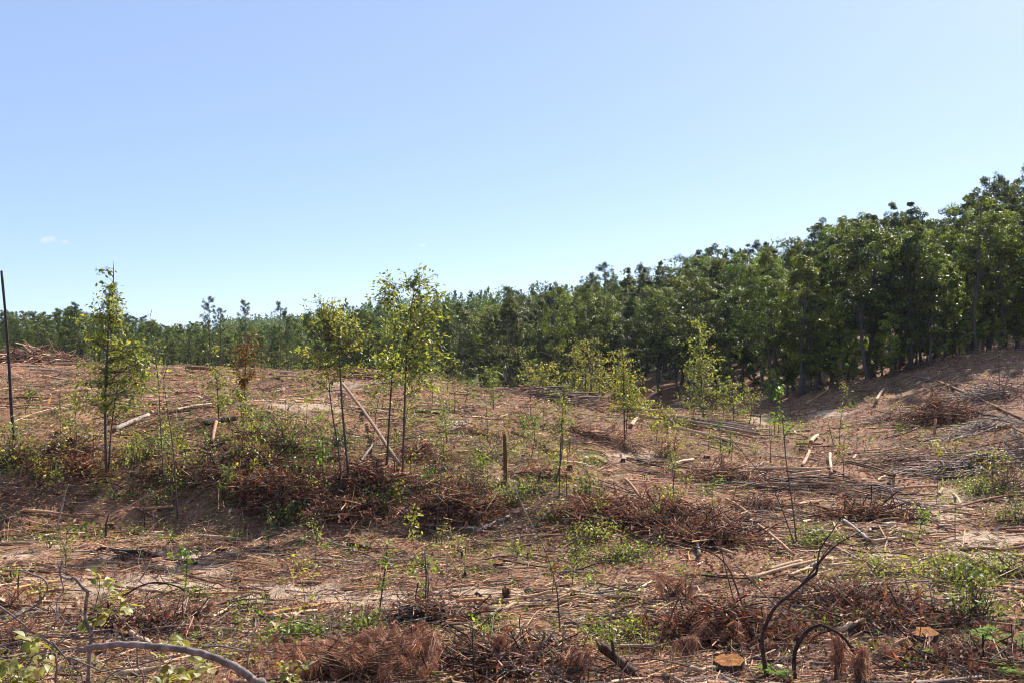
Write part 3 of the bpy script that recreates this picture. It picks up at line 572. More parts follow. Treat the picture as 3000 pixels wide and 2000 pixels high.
# spindly young stems along the bank and over the clearing
def spindly():
    g = np.random.default_rng(61); spots = []
    reg = [(60, 700, 1180, 1480, 26), (700, 1300, 1200, 1500, 26), (1300, 2000, 1230, 1560, 24), (2000, 2800, 1260, 1600, 12), (100, 1900, 1600, 1800, 9), (1150, 1900, 1130, 1220, 10), (1900, 2300, 1210, 1260, 6)]
    for a, b, c, d, n in reg:
        for _ in range(n): spots.append((g.uniform(a, b), g.uniform(c, d)))
    lab = {}
    for px, row in spots:
        q = [(abs(px - m_[1]) + abs(row - m_[2]), i) for i, m_ in enumerate(SPM)]; d_, i = min(q); lab.setdefault(i, []).append((d_, px, row))
    for i, L_ in lab.items():
        for q, (_, px, row) in enumerate(sorted(L_)):
            h = g.uniform(70, 190) * (1.0 if row > 1230 else .6); lx = g.normal(0, 16); cl = []
            for _k in range(int(g.integers(2, 7))):
                f = g.uniform(.35, 1.05); cl.append((px + lx * f + g.normal(0, 11), row - h * f, g.uniform(8, 22), g.uniform(8, 18), int(g.integers(2, 6))))
            lb = f"spindly young stem with sparse leaves, {ordn(q)} nearest to {SPM[i][0]}"
            sapling("young_stem", lb, [(px, row), (px + lx * .3 + g.normal(0, 4), row - h * .45), (px + lx, row - h)], g.uniform(2.5, 4.5), cl, [LG_GRN, LG_YEL, LG_GRN + LG_YEL, LG_BRT, LG_RED + LG_YEL][int(g.integers(0, 5))], g.uniform(.07, .11), "young stem", "spindly young stems over the clearing", nl=8, seed=int(px * 31))
SPM = [("the charred pole", 40, 1300), ("the tall left sapling", 311, 1405), ("the slim bare sapling", 520, 1520), ("the peeled stub log", 630, 1280), ("the dark bank bush", 850, 1330), ("the twin saplings", 1160, 1400), ("the broken post", 1480, 1410), ("the leaning slender sapling", 1640, 1450), ("the flat-crowned sapling", 1957, 1330),
       ("the two whitish logs", 2040, 1580), ("the level basin log", 2300, 1380), ("the basin trunk", 2640, 1440), ("the knoll branch heap", 1640, 1175), ("the rotten red log", 1050, 1610), ("the pale sandy patch", 1565, 1740), ("the sandy flat", 300, 1720), ("the gully mouth", 2060, 1220)]
spindly()
# standing dead poles
def pole(name, label, pts, w0, w1, c, cat="pole", rough=.08):
    b = ground(*pts[0]); P = np.array([W(p[0], p[1], b[1]) for p in pts]); P[0] = b - [0, 0, .1]; S = smooth_line(P, 4); m = b[1] / F
    e = empty(name, b, label, cat); mb = MB(); tube(mb, S, np.linspace(w0, w1, len(S)) * m / 2, 8, c, True, rough); mb.build("trunk_shaft", M_BARK, e, True)
    tp = MB(); d = norm(S[-1] - S[-2]); tube(tp, [S[-1] - d * .02, S[-1] + d * .03], [w1 * m / 2 * .92, w1 * m / 2 * .3], 7, (.16, .1, .06), True, .3); tp.build("broken_tip", M_WOOD, e)
pole("charred_pole", "tall charred pole rising above the skyline at the left edge", [(41, 1296), (32, 1180), (26, 1060), (16, 920), (5, 795)], 10, 7, (.06, .05, .05))
pole("broken_post", "broken brown trunk standing as a post on the middle bank", [(1481, 1420), (1480, 1340), (1478, 1271)], 13, 11, (.15, .075, .035))

# ------------------------------------------------------------------ bushes
def bush(label, px, row, w, h, n, cols, ls=.09, name="bush", cat="bush", nl=14, group=None, dead=False):
    b = ground(px, row); m = b[1] / F; g = np.random.default_rng(int(px * 3 + row)); e = empty(name, b, label, cat, group); tb, lb = MB(), MB()
    for i in range(n):
        d = rdir(g, 1)[0]; q = b + np.array([g.normal(0, .36) * w * m, g.normal(0, .3) * w * m, 0]); q[2] = float(height(q[0], q[1])) + h * m * g.uniform(.05, 1) ** 1.5 * 1.15 * math.exp(-1.2 * ((q[0] - b[0]) / (w * m)) ** 2)
        a = b + g.normal(0, w * m * .12, 3) * [1, 1, 0]; a[2] = float(height(a[0], a[1])) - .03
        tube(tb, curve_branch(a, q, g, .1, 4), np.linspace(.012, .004, 4), 3, (.12, .08, .06), False)
        kk = int(nl * g.uniform(.3, 1.2)); pp = q + g.normal(0, .12, (kk, 3)) * [1.3, 1.3, .8]
        leaves(lb, pp, rdir(g, kk, -.1), ls * g.uniform(.6, 1.3, kk), pal(g, cols, kk, .22) * g.uniform(.7, 1.25), g, .5, .2)
    tb.build("stem", M_BARK, e); lb.build("foliage", M_DEAD if dead else M_LEAF, e)
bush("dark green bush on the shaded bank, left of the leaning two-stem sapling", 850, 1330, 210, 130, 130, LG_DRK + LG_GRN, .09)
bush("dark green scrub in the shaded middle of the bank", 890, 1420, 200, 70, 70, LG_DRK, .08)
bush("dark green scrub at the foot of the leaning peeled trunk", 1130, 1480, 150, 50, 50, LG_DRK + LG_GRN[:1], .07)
for q_, (px_, row_, w_, h_, wh_) in enumerate([(250, 1330, 120, 50, "between the splintered stump and the tall left sapling"), (160, 1400, 120, 40, "below the splintered stump"), (540, 1420, 120, 50, "left of the bank's peeled stub log"), (700, 1400, 130, 60, "under the small orange-topped stump"), (980, 1300, 110, 50, "left of the leaning peeled trunk's middle"),
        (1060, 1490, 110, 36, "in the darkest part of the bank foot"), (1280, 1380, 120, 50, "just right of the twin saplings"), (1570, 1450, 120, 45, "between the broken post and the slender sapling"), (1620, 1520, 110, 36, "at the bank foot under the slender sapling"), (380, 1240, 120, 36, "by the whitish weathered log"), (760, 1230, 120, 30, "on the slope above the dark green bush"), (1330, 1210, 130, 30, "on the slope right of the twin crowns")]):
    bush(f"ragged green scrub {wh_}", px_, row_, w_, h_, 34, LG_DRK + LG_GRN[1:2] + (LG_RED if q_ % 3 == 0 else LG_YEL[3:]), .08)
bush("yellow-green bush at the left edge under the charred pole", 25, 1365, 130, 120, 90, LG_YEL[:2] + LG_GRN, .09)
bush("loose pale green bush right of the tall left sapling's foot", 430, 1345, 130, 80, 50, LG_GRN + LG_YEL, .08)
bush("small grey-green bush below the pale arched twigs", 590, 1360, 100, 60, 30, LG_GRN, .07)
bush("scrubby green bush right of the twin saplings' feet", 1395, 1450, 150, 90, 60, LG_GRN + LG_DRK, .07)
bush("yellowish low bush around the broken post", 1440, 1350, 170, 80, 50, LG_YEL + LG_GRN, .07)
bush("low green bush just below the broken post", 1500, 1480, 120, 70, 50, LG_GRN + LG_DRK, .07)
bush("round dark green bush on the middle slope right of the slender sapling", 1718, 1450, 66, 46, 40, LG_DRK + LG_GRN, .08)
bush("small bright bush on the bare soil under the knoll", 1735, 1358, 40, 30, 26, LG_BRT, .07)
bush("dark bush at the right edge below the hillside branch heap", 2950, 1445, 170, 95, 110, LG_DRK + LG_GRN[:1] + LG_RED[:1], .08)
bush("yellow sprig bush below the hillside branch heap", 2905, 1375, 60, 50, 36, LG_YEL, .09)
bush("broad light green bush in the right basin under the dark bush", 2860, 1450, 120, 50, 50, LG_BRT[:1] + LG_GRN, .07)
bush("lower dark leafy bush at the right edge above the two dark poles", 2970, 1530, 120, 60, 50, LG_DRK + LG_GRN, .08)
bush("leafy green shrub on a dark stem at the lower right", 2863, 1825, 110, 130, 60, LG_GRN + LG_DRK, .09)
bush("ragged olive shrub by the short dark stub at the lower right", 2820, 1720, 130, 80, 70, LG_GRN + LG_DRK + LG_YEL, .08)
bush("broad light shrub patch at the right edge above the leafy shrub", 2960, 1690, 140, 60, 50, LG_GRN, .07)
bush("sprawling bright bush right of the pale debarked logs", 2580, 1690, 200, 45, 50, LG_GRN + LG_YEL, .07)
bush("yellow-green bush behind the pale debarked logs", 2410, 1600, 140, 50, 50, LG_GRN + LG_BRT, .07)
bush("green patch bush left of the thin leaning stick on the flat", 1830, 1640, 160, 50, 60, LG_GRN + LG_BRT, .07)
bush("bright bush in the shade at the bank foot", 845, 1530, 70, 40, 40, LG_BRT[2:] + LG_GRN, .09)
bush("green bush on the flat by the bank foot, right of the bare middle sapling", 1740, 1590, 120, 60, 50, LG_GRN + LG_YEL, .08)
bush("brown withered bush left of the peeled stub log", 130, 1350, 160, 60, 60, LG_RED + DEADC, .06, dead=True)
bush("red-brown withered bush on the left bank below the first stump", 110, 1425, 200, 60, 70, DEADC, .06, dead=True)
bush("withered brown bush below the slim yellow pyramid sapling", 1835, 1320, 130, 50, 70, DEADC + LG_RED, .06, dead=True)
bush("dark withered bush at the foot of the flat-crowned sapling", 1945, 1340, 80, 60, 50, DEADC, .06, dead=True)
bush("brown withered bush on the knoll left of the branch heap", 1550, 1235, 50, 60, 30, DEADC, .06, dead=True)
bush("light green bush at the knoll crest left of the branch heap", 1330, 1130, 160, 40, 60, LG_BRT[:1] + LG_GRN, .08)
bush("pale green bush on the plateau rim behind the leaning two-stem sapling", 850, 1095, 90, 40, 40, LG_BRT[2:] + LG_GRN, .09)
bush("green bush at the lower end of the middle slope, beside the fallen whip", 1600, 1330, 120, 50, 40, LG_YEL + LG_GRN, .06)
bush("pale bush on the gully rim right of the cone-shaped sapling", 2130, 1240, 150, 40, 50, LG_GRN + LG_YEL, .09)
bush("small bush under the dead brown pine top in the foreground", 1070, 1855, 70, 60, 50, LG_DRK + LG_GRN, .07)
bush("lime green low bush in the left foreground", 880, 1870, 90, 36, 50, LG_BRT, .08)
bush("thin grassy bush behind the broken dark log", 1840, 1870, 140, 40, 50, LG_YEL[:2] + LG_BRT, .06)

# ------------------------------------------------------------------ logs and hand-placed sticks
def glog(label, pts, w, c, name="log", cat="log", taper=.85, lift=(0, 0), k=8, bark=True, group=None):
    """a log lying on the ground through the given photo pixels"""
    G = [ground(*p) for p in pts]; m = np.mean([q[1] for q in G]) / F; r = w * m / 2
    if m * F > 40: r *= 1.35
    g = np.random.default_rng(int(pts[0][0] + 13 * pts[0][1])); t = np.linspace(0, 1, 9)[:, None]; P = G[0] + (G[-1] - G[0]) * t
    ln = np.linalg.norm(G[-1] - G[0]); P[:, :2] += (4 * t * (1 - t)) * g.normal(0, .005 * min(ln, 5), 2) + g.normal(0, r * .06, (9, 2))
    gz = height(P[:, 0], P[:, 1]); over = gz - P[:, 2]
    P[:, 2] += np.clip(over.max() * .55, 0, .3) + r * .75 + np.linspace(lift[0], lift[1], 9) + (4 * t * (1 - t)).ravel() * min(.012 * ln, .04) + g.normal(0, r * .06, 9)
    cc = np.asarray(STICKC.get(c, c)) * g.uniform(.85, 1.15)
    rr = r * np.linspace(1, taper, len(P))
    if w >= 8:
        e = empty(name, P[0], label, cat, group); mb = MB(); tube(mb, P, rr, k, cc, True, .06, g); mb.build("bark_body", M_WOOD, e, True)
        for q, s, ra in ((P[0], norm(P[0] - P[1]), rr[0]), (P[-1], norm(P[-1] - P[-2]), rr[-1])):
            cb = MB(); tube(cb, [q - s * .01, q + s * .006], [ra * .9, ra * .9], k, ORANGE, True); cb.build("cut_end", M_CUT, e)
        return e
    mb = MB(); tube(mb, P, rr, 6, cc, True, .08, g); return tag(mb.build(name, M_WOOD, None, True), label, cat, group)
LOGS = [
 ("peeled trunk leaning down the bank below the two-stem sapling", [(1005, 1148), (1044, 1207), (1071, 1261), (1108, 1333), (1169, 1458)], 11, (.27, .17, .11)),
 ("grey crooked log crossing behind the leaning peeled trunk", [(1013, 1438), (1050, 1370), (1095, 1316)], 8, "grey"),
 ("dark log lying behind the peeled stub on the left bank", [(592, 1256), (690, 1237)], 18, "dark"),
 ("short peeled reddish stub log pointing downhill from the dark log", [(633, 1248), (622, 1312)], 11, (.40, .22, .15)),
 ("whitish weathered log right of the tall left sapling", [(333, 1268), (385, 1245), (435, 1224)], 14, "whitish"),
 ("thick log at the upper end of the pole bundle below the knoll", [(1798, 1208), (1870, 1216), (1940, 1226)], 12, "tan"),
 ("second thick log under the upper end of the pole bundle", [(1846, 1222), (1935, 1234)], 10, "tan"),
 ("long pale pole slanting down below the bundle on the middle slope", [(1944, 1249), (2070, 1283), (2205, 1317)], 7, "pale"),
 ("short bright log leaning below the knoll bundle", [(1849, 1256), (1866, 1232)], 9, "pale"),
 ("bright yellow-tan peeled pole on the bare soil patch", [(1716, 1321), (1776, 1333)], 6, "orange"),
 ("left of the two upright whitish logs on the flat's edge", [(2026, 1535), (2036, 1577)], 11, "whitish"),
 ("right and longer of the two upright whitish logs on the flat's edge", [(2041, 1542), (2046, 1580), (2051, 1636)], 11, "whitish"),
 ("thick mottled dark log right of the two whitish logs", [(2118, 1528), (2155, 1556), (2200, 1597)], 13, (.20, .15, .13)),
 ("tan log upslope of the thick mottled log", [(2128, 1470), (2165, 1496), (2205, 1525)], 9, "tan"),
 ("pale birch-like log at the foot of the middle bank", [(1395, 1568), (1445, 1548), (1495, 1527)], 10, "whitish"),
 ("short tan log above the reddish brush on the bank foot", [(1861, 1523), (1910, 1550)], 7, "tan"),
 ("short log in the reddish brush, upslope end", [(1835, 1414), (1876, 1462)], 9, "tan"),
 ("long pale log lying level in the right basin", [(2195, 1379), (2300, 1380), (2405, 1381)], 9, "pale"),
 ("pale log just below the level basin log", [(2319, 1402), (2407, 1388)], 9, "pale"),
 ("long tan pole under the crossed basin logs", [(2315, 1413), (2390, 1430), (2470, 1449)], 8, "tan"),
 ("bright upright-looking short log crossing the level basin log", [(2433, 1345), (2437, 1409)], 9, "pale"),
 ("pale slanting log above the level basin log's right half", [(2351, 1371), (2372, 1327)], 10, "pale"),
 ("pale stub log uphill of the slanting basin log", [(2376, 1302), (2395, 1283)], 9, "pale"),
 ("dark thin log lying level above the slanting basin log", [(2334, 1306), (2407, 1306)], 5, "reddish brown"),
 ("long pale trunk lying level in the middle of the basin", [(2548, 1447), (2640, 1440), (2743, 1430)], 9, "tan"),
 ("tan pole joining the level basin trunk at its left end", [(2468, 1446), (2606, 1471)], 7, "tan"),
 ("grey pole running down from the basin trunk to the track", [(2544, 1446), (2630, 1472), (2720, 1498)], 7, "grey"),
 ("upper dark pole of the pair above the basin trunk", [(2483, 1360), (2550, 1382), (2625, 1410)], 7, "reddish brown"),
 ("lower dark pole of the pair above the basin trunk", [(2478, 1368), (2550, 1392), (2622, 1419)], 6, "dark"),
 ("short level pole under the basin trunk", [(2606, 1469), (2682, 1468)], 6, "tan"),
 ("long dark pole slanting up beneath the right-edge bush", [(2800, 1495), (2890, 1478), (2980, 1458)], 8, "reddish brown"),
 ("pale log standing askew left of the long dark right pole", [(2797, 1455), (2816, 1490)], 8, "pale"),
 ("chunk of pale log on the basin track", [(2751, 1457), (2762, 1440)], 10, "pale"),
 ("pale forked log at the lower end of the basin track", [(2766, 1505), (2846, 1516)], 8, "tan"),
 ("upper of two dark poles at the right edge above the pale track", [(2915, 1537), (3010, 1535)], 8, "reddish brown"),
 ("lower of two dark poles at the right edge above the pale track", [(2904, 1562), (3010, 1553)], 8, "reddish brown"),
 ("pale broken log sloping down behind the arching dark stem", [(2472, 1536), (2508, 1566), (2548, 1602)], 11, "whitish"),
 ("bright log level with the end of the sloping pale log", [(2552, 1597), (2651, 1587)], 9, "pale"),
 ("tan log left of the arching dark stem's tips", [(2200, 1532), (2245, 1565), (2326, 1635)], 9, "tan"),
 ("thickest pale debarked log behind the arching dark stem", [(2251, 1685), (2300, 1670), (2350, 1657)], 15, (.50, .34, .21)),
 ("long debarked log in front of the thickest pale one", [(2195, 1709), (2320, 1678), (2440, 1645)], 11, (.47, .30, .18)),
 ("short pale log right of the debarked pair", [(2424, 1668), (2496, 1662)], 10, "pale"),
 ("pale split log below the debarked pair", [(2312, 1700), (2380, 1674)], 8, "pale"),
 ("tan log slanting above the short pale log by the arching stem", [(2421, 1601), (2523, 1652)], 8, "tan"),
 ("straight dark pole lying level, upper of the right foreground poles", [(2459, 1695), (2690, 1689)], 6, "reddish brown"),
 ("long grey-brown pole, second of the right foreground poles", [(2387, 1749), (2560, 1733), (2744, 1712)], 7, "grey"),
 ("short pole, third of the right foreground poles", [(2650, 1777), (2780, 1765)], 5, "grey"),
 ("tan pole upper left of the tilted stump's shrub", [(2737, 1829), (2846, 1817)], 7, "tan"),
 ("dark pole running right from the tilted stump", [(2744, 1851), (2853, 1832)], 6, "dark"),
 ("long pale log at the bank foot on the left, brightest there", [(582, 1581), (707, 1589)], 10, "pale"),
 ("pale log at the bank foot left of the brightest one", [(408, 1574), (484, 1577)], 8, "pale"),
 ("tan log tucked under the bank below the slim bare sapling", [(425, 1503), (507, 1496)], 9, "tan"),
 ("tan log near the left edge under the shaded bank", [(68, 1503), (197, 1514)], 10, "tan"),
 ("orange-brown crooked root log on the left flat", [(95, 1564), (135, 1571), (173, 1574)], 10, (.26, .10, .03)),
 ("long orange-tan pole on the left sandy flat", [(585, 1753), (680, 1750), (772, 1746)], 7, "orange"),
 ("pale log beside the dark sapling on the sandy flat", [(476, 1744), (561, 1762)], 8, "tan"),
 ("long brown pole crossing the sandy flat to the right", [(602, 1700), (694, 1708), (800, 1717)], 7, "tan"),
 ("long thin brown pole upper right of the sandy flat", [(558, 1649), (680, 1656), (800, 1666)], 6, "tan"),
 ("thin bright pole above the long brown pole on the flat", [(646, 1632), (800, 1637)], 6, "pale"),
 ("pale pole right of the flat's middle, upper one", [(910, 1645), (990, 1651), (1076, 1660)], 7, "pale"),
 ("curved pale log left of the crooked dark sapling", [(1005, 1736), (1060, 1727), (1117, 1725)], 8, "orange"),
 ("short tan log leaning to the crooked dark sapling", [(1032, 1713), (1110, 1693)], 7, "tan"),
 ("thick reddish rotten log in the middle of the flat", [(1019, 1606), (1087, 1616)], 13, (.13, .055, .035)),
 ("bright orange-tan log in front of the jagged dark stump", [(1338, 1772), (1417, 1767)], 11, "orange"),
 ("long tan pole behind the bright log by the jagged stump", [(1267, 1735), (1389, 1720)], 6, "tan"),
 ("pole running right from the jagged stump", [(1413, 1715), (1532, 1708)], 6, "tan"),
 ("brown log in front of the dead brown pine top", [(1175, 1942), (1281, 1973)], 10, "reddish brown"),
 ("long log along the bottom of the picture's middle", [(1090, 1985), (1294, 1986)], 9, "reddish brown"),
 ("pale log running right from the broken dark log", [(1803, 1906), (1945, 1903)], 10, "pale"),
 ("pale log at the bottom left of the broken dark log", [(1534, 1985), (1670, 1980)], 9, "tan"),
 ("short pale log to the right of the whitish logs on the flat", [(2085, 1608), (2153, 1631)], 8, "pale"),
 ("long pale log on the plateau's far edge at the left", [(150, 1072), (290, 1069)], 5, "pale"),
 ("pale log across the plateau in front of the branch pile", [(30, 1077), (135, 1078)], 5, "pale"),
 ("dark fallen trunk at the plateau rim behind the small green sapling", [(545, 1083), (590, 1087), (632, 1088)], 8, "reddish brown"),
 ("short pale cut log at the plateau rim", [(536, 1069), (560, 1067)], 6, "orange"),
 ("grey long pole on the plateau behind the two-stem sapling", [(770, 1078), (920, 1081)], 5, "whitish"),
 ("pale pole on the plateau left of the two-stem sapling", [(800, 1095), (890, 1103)], 5, "pale"),
 ("thin pale pole under the plateau pole", [(800, 1105), (910, 1112)], 4, "pale"),
 ("long dark pole across the upper right hillside", [(2758, 1130), (2797, 1176), (2900, 1212), (3010, 1248)], 7, "reddish brown"),
 ("second dark pole under the long hillside pole", [(2827, 1214), (2984, 1241)], 6, "dark"),
 ("pole sweeping out of the hillside branch heap", [(2846, 1321), (2920, 1303), (3010, 1290)], 6, "reddish brown"),
 ("tan curved pole below the reddish hillside brush", [(2590, 1331), (2640, 1325), (2678, 1310)], 6, "tan"),
 ("tan pole lying in the forest's shadow on the right slope", [(2364, 1189), (2429, 1145)], 5, "tan"),
 ("pale branch log on the sunny edge of the hillside shadow", [(2567, 1187), (2590, 1153)], 7, "pale"),
]
for lb, pts, w, c in LOGS: glog(lb, pts, w, c, lift=(0.0, .5) if lb.startswith('peeled trunk') else (.03, .03))
# poles of the bundle below the knoll
for i in range(14):
    a = i / 13; s = rng.uniform(-6, 6)
    glog(f"thin pole of the long bundle below the knoll, {ordn(i)} from its upper side", [(1935 + a * 30 + s, 1226 + 22 * a), (2060 + s, 1240 + 24 * a), (2190 + 40 * rng.random(), 1258 + 34 * a)], rng.uniform(4, 7), ["tan", "reddish brown", "pale", "grey"][i % 4], "pole", "pole", .6, (rng.uniform(0, .25), rng.uniform(0, .2)), group="poles of the long bundle")

# curved branches standing clear of the ground
g_l = np.random.default_rng(55)
def limb(mb, pts, w0, w1, y, c, dy=0.0, k=7, first=None, rough=.07):
    n = len(pts); P = np.array([W(p[0], p[1], y + dy * i / max(n - 1, 1)) for i, p in enumerate(pts)])
    if first is not None: P[0] = first
    S = smooth_line(P, 7); kn = 1 + .12 * vnoise(np.arange(len(S)) * .45 + w0, np.full(len(S), y * 3)); kn[g_l.random(len(S)) < .05] *= 1.18
    S[1:-1] += g_l.normal(0, .05 * w1 * y / F, (len(S) - 2, 3))
    cc = np.asarray(c)[None] * (1 + .9 * vnoise(np.arange(len(S)) * .8, np.full(len(S), w0)))[:, None]
    tube(mb, S, np.linspace(w0, w1, len(S)) * y / F / 2 * kn, k, cc, True, rough); return S
def arched(label, lines, c, y=None, name="bent_branch", cat="branch", dy=0.0):
    b = ground(*lines[0][0][0]) if y is None else W(*lines[0][0][0], y); y = b[1]
    e = empty(name, b, label, cat)
    for i, (pts, w0, w1) in enumerate(lines):
        rg = lambda p: (p[0], HZ - F * float(height((p[0] - CX) / F * y, y)) / y + 12)        # carry stems that leave the frame down to the soil
        if pts[0][1] >= 2000: pts = [rg(pts[0])] + list(pts)
        if pts[-1][1] >= 2000 and pts[-1][1] < rg(pts[-1])[1]: pts = list(pts) + [rg(pts[-1])]
        mb = MB(); S = limb(mb, pts, w0, w1, y, c, dy if i == 0 else dy * .6); mb.build("stem" if i == 0 else "side_branch", M_BARK, e, True)
        if len(pts) < 4: continue
        for _ in range(int(g_l.integers(2, 5))):
            j = int(g_l.integers(len(S) // 4, len(S) - 2)); d = norm(S[j + 1] - S[j]) * .6 + g_l.normal(0, .55, 3) * [1, .6, 1] + [0, 0, .25]; ln = g_l.uniform(25, 75) * y / F
            t = np.linspace(0, 1, 5)[:, None]; Q = S[j] + norm(d) * ln * t + g_l.normal(0, .06 * ln, 3) * t * t; wm_ = max(1.4, w1 * .3) * y / F / 2
            mb = MB(); tube(mb, Q, np.linspace(wm_, wm_ * .45, 5), 4, c, True, .1); mb.build("twig", M_BARK, e, True)
    return e
DK = (.06, .042, .034); BG = (.21, .17, .155); BR = (.14, .085, .06)
arched("thick dark arching stem forking upward in the right foreground", [([(2255, 2035), (2251, 2000), (2237, 1917), (2237, 1856), (2271, 1781), (2326, 1734), (2394, 1676)], 16, 8),
       ([(2392, 1680), (2396, 1652), (2404, 1608), (2441, 1553), (2455, 1530)], 6, 2), ([(2340, 1724), (2418, 1628), (2465, 1587), (2530, 1553)], 7, 2.5), ([(2394, 1676), (2404, 1640), (2440, 1590)], 5, 2)], DK, y=13.2)
arched("dark hoop-shaped stem arching down to the right in the foreground", [([(2336, 2030), (2333, 2000), (2329, 1917), (2360, 1856), (2397, 1832), (2421, 1836), (2465, 1860), (2493, 1894), (2513, 1928), (2560, 1970), (2600, 2000)], 14, 5),
       ([(2440, 1846), (2400, 1858), (2375, 1880), (2368, 1915)], 5, 2), ([(2485, 1884), (2530, 1920), (2590, 1960), (2650, 2000)], 5, 2.5)], (.055, .036, .028), y=13.1)
arched("long thin branch arching over the flat left of the debarked logs", [([(2187, 1812), (2156, 1713), (2129, 1655), (2085, 1618), (2031, 1601), (1960, 1583), (1922, 1574), (1900, 1578)], 6, 3)], BR)
arched("thin leaning whip beside the long arching branch", [([(2170, 1829), (2136, 1703), (2122, 1645), (2105, 1570), (2085, 1500)], 5, 2.5)], BR)
arched("straight pale stick leaning behind the arching dark stem", [([(2340, 1860), (2300, 1805), (2214, 1713), (2153, 1652)], 6, 4)], (.20, .15, .125))
arched("dark hoop of thin branch on the left sandy flat", [([(360, 1746), (408, 1717), (452, 1706), (503, 1713), (558, 1737), (602, 1778)], 6, 4)], (.07, .05, .042))
arched("thin whip with pale forks below the broken post", [([(1587, 1591), (1543, 1506), (1512, 1435), (1505, 1385), (1520, 1372)], 4, 2), ([(1545, 1505), (1600, 1465), (1612, 1430)], 2.5, 1.5), ([(1560, 1535), (1620, 1490)], 2.5, 1.5)], (.30, .25, .21))
arched("low arching branches across the bottom of the picture", [([(1700, 2010), (1760, 1965), (1840, 1937), (1905, 1930), (1990, 1945), (2070, 1972), (2160, 2005)], 6, 4), ([(1730, 2010), (1790, 1975), (1850, 1962), (1920, 1980), (1960, 2005)], 5, 3)], BR, y=13.3)
arched("long low branch lying in a curve at the bottom centre", [([(1290, 2015), (1370, 1970), (1450, 1950), (1540, 1960), (1640, 2005)], 5, 3)], BR, y=13.2)
arched("pale leaning stick propped on the flat's middle", [([(1359, 1715), (1335, 1665), (1315, 1623)], 5, 3.5), ([(1315, 1623), (1308, 1645), (1308, 1668)], 3, 2)], TAN)
arched("pale leaning stick on the left flat below the shaded bank", [([(163, 1557), (176, 1500), (190, 1445), (200, 1418)], 4, 3)], (.34, .28, .23))
arched("thin pale arched twigs on the left bank", [([(525, 1338), (490, 1312), (450, 1300), (400, 1300)], 3, 1.5), ([(470, 1315), (483, 1335), (482, 1365), (474, 1380)], 4, 2), ([(410, 1304), (440, 1285), (470, 1274), (500, 1280)], 3, 1.5)], (.33, .28, .24))
arched("pair of thin crossed branches left of the vine-wrapped stalk", [([(985, 1873), (910, 1829), (840, 1815)], 5, 3), ([(960, 1845), (1000, 1800), (1060, 1785), (1100, 1800)], 4, 2)], (.24, .17, .13))
arched("grey vertical crooked branch in the left foreground", [([(255, 2020), (257, 1990), (262, 1893), (270, 1866), (250, 1822), (250, 1768), (255, 1734), (238, 1717), (217, 1693), (204, 1696), (175, 1683), (180, 1650), (183, 1640)], 13, 6),
       ([(176, 1683), (171, 1660), (167, 1645)], 5, 3), ([(176, 1690), (184, 1730), (165, 1765), (172, 1830)], 5, 3)], BG, y=9.5)
arched("thick grey limb curving down to the bottom at the left", [([(230, 1905), (323, 1890), (408, 1889), (493, 1897), (578, 1911), (663, 1941), (714, 1972), (748, 2000), (775, 2030)], 17, 27)], BG, y=8.5)
arched("thin grey branch lying across the crooked grey branch", [([(112, 1863), (238, 1869), (350, 1869), (367, 1880)], 6, 5)], (.19, .15, .13), y=9.4)
arched("grey looping branch at the left edge", [([(54, 1669), (95, 1683), (126, 1696), (138, 1720), (126, 1747), (102, 1774), (44, 1808), (0, 1832), (-20, 1840)], 5, 6)], BG, y=10)
arched("straight grey branch poking in from the left edge", [([(-20, 1765), (37, 1805), (78, 1839)], 7, 4)], (.17, .14, .14), y=10)
arched("tangled grey branches at the lower left corner", [([(-10, 1870), (60, 1845), (140, 1880), (220, 1960), (240, 2010)], 6, 3), ([(-10, 1940), (80, 1925), (170, 1880), (240, 1790)], 5, 2.5), ([(40, 2010), (120, 1930), (160, 1830), (165, 1760)], 5, 2.5), ([(160, 1915), (164, 1960), (160, 2010)], 7, 6), ([(300, 2010), (400, 1950), (500, 1925)], 6, 4), ([(200, 1925), (280, 1960), (360, 2010)], 5, 4), ([(150, 1880), (190, 1930), (210, 1990)], 5, 3), ([(400, 1880), (402, 1950), (420, 2005)], 5, 4), ([(-10, 1895), (90, 1870), (180, 1865)], 4, 3), ([(20, 1980), (100, 1950), (230, 1955), (350, 1920)], 4, 3), ([(160, 1790), (170, 1840), (210, 1870)], 3, 2)], BG, y=9.0, dy=.4)
def corner_twigs():
    g = np.random.default_rng(71); e = empty("twig_tangle", W(200, 1960, 10.5), "tangle of thin grey twigs behind the thick grey limb, lower left", "branch")
    for _ in range(34):
        a, b, t = g.uniform(-20, 640), g.uniform(1760, 2010), g.uniform(0, 3.14); l = g.uniform(60, 220); y = g.uniform(9.5, 12.0); k = g.normal(0, 18)
        if b < 1830 and a > 330: continue
        mb = MB(); limb(mb, [(a - l / 2 * math.cos(t), b - l / 3 * math.sin(t)), (a + k, b + k * .6), (a + l / 2 * math.cos(t), b + l / 3 * math.sin(t))], g.uniform(2, 4.5), 1.2, y, np.array(BG) * g.uniform(.6, 1.3), g.normal(0, .3), 5); mb.build("twig", M_BARK, e, True)
corner_twigs()
arched("thin pale branch right of the thick grey limb", [([(590, 1895), (650, 1893), (720, 1907), (800, 1910)], 6, 4), ([(722, 1960), (730, 1900), (752, 1832)], 5, 3)], (.26, .20, .17), y=12)

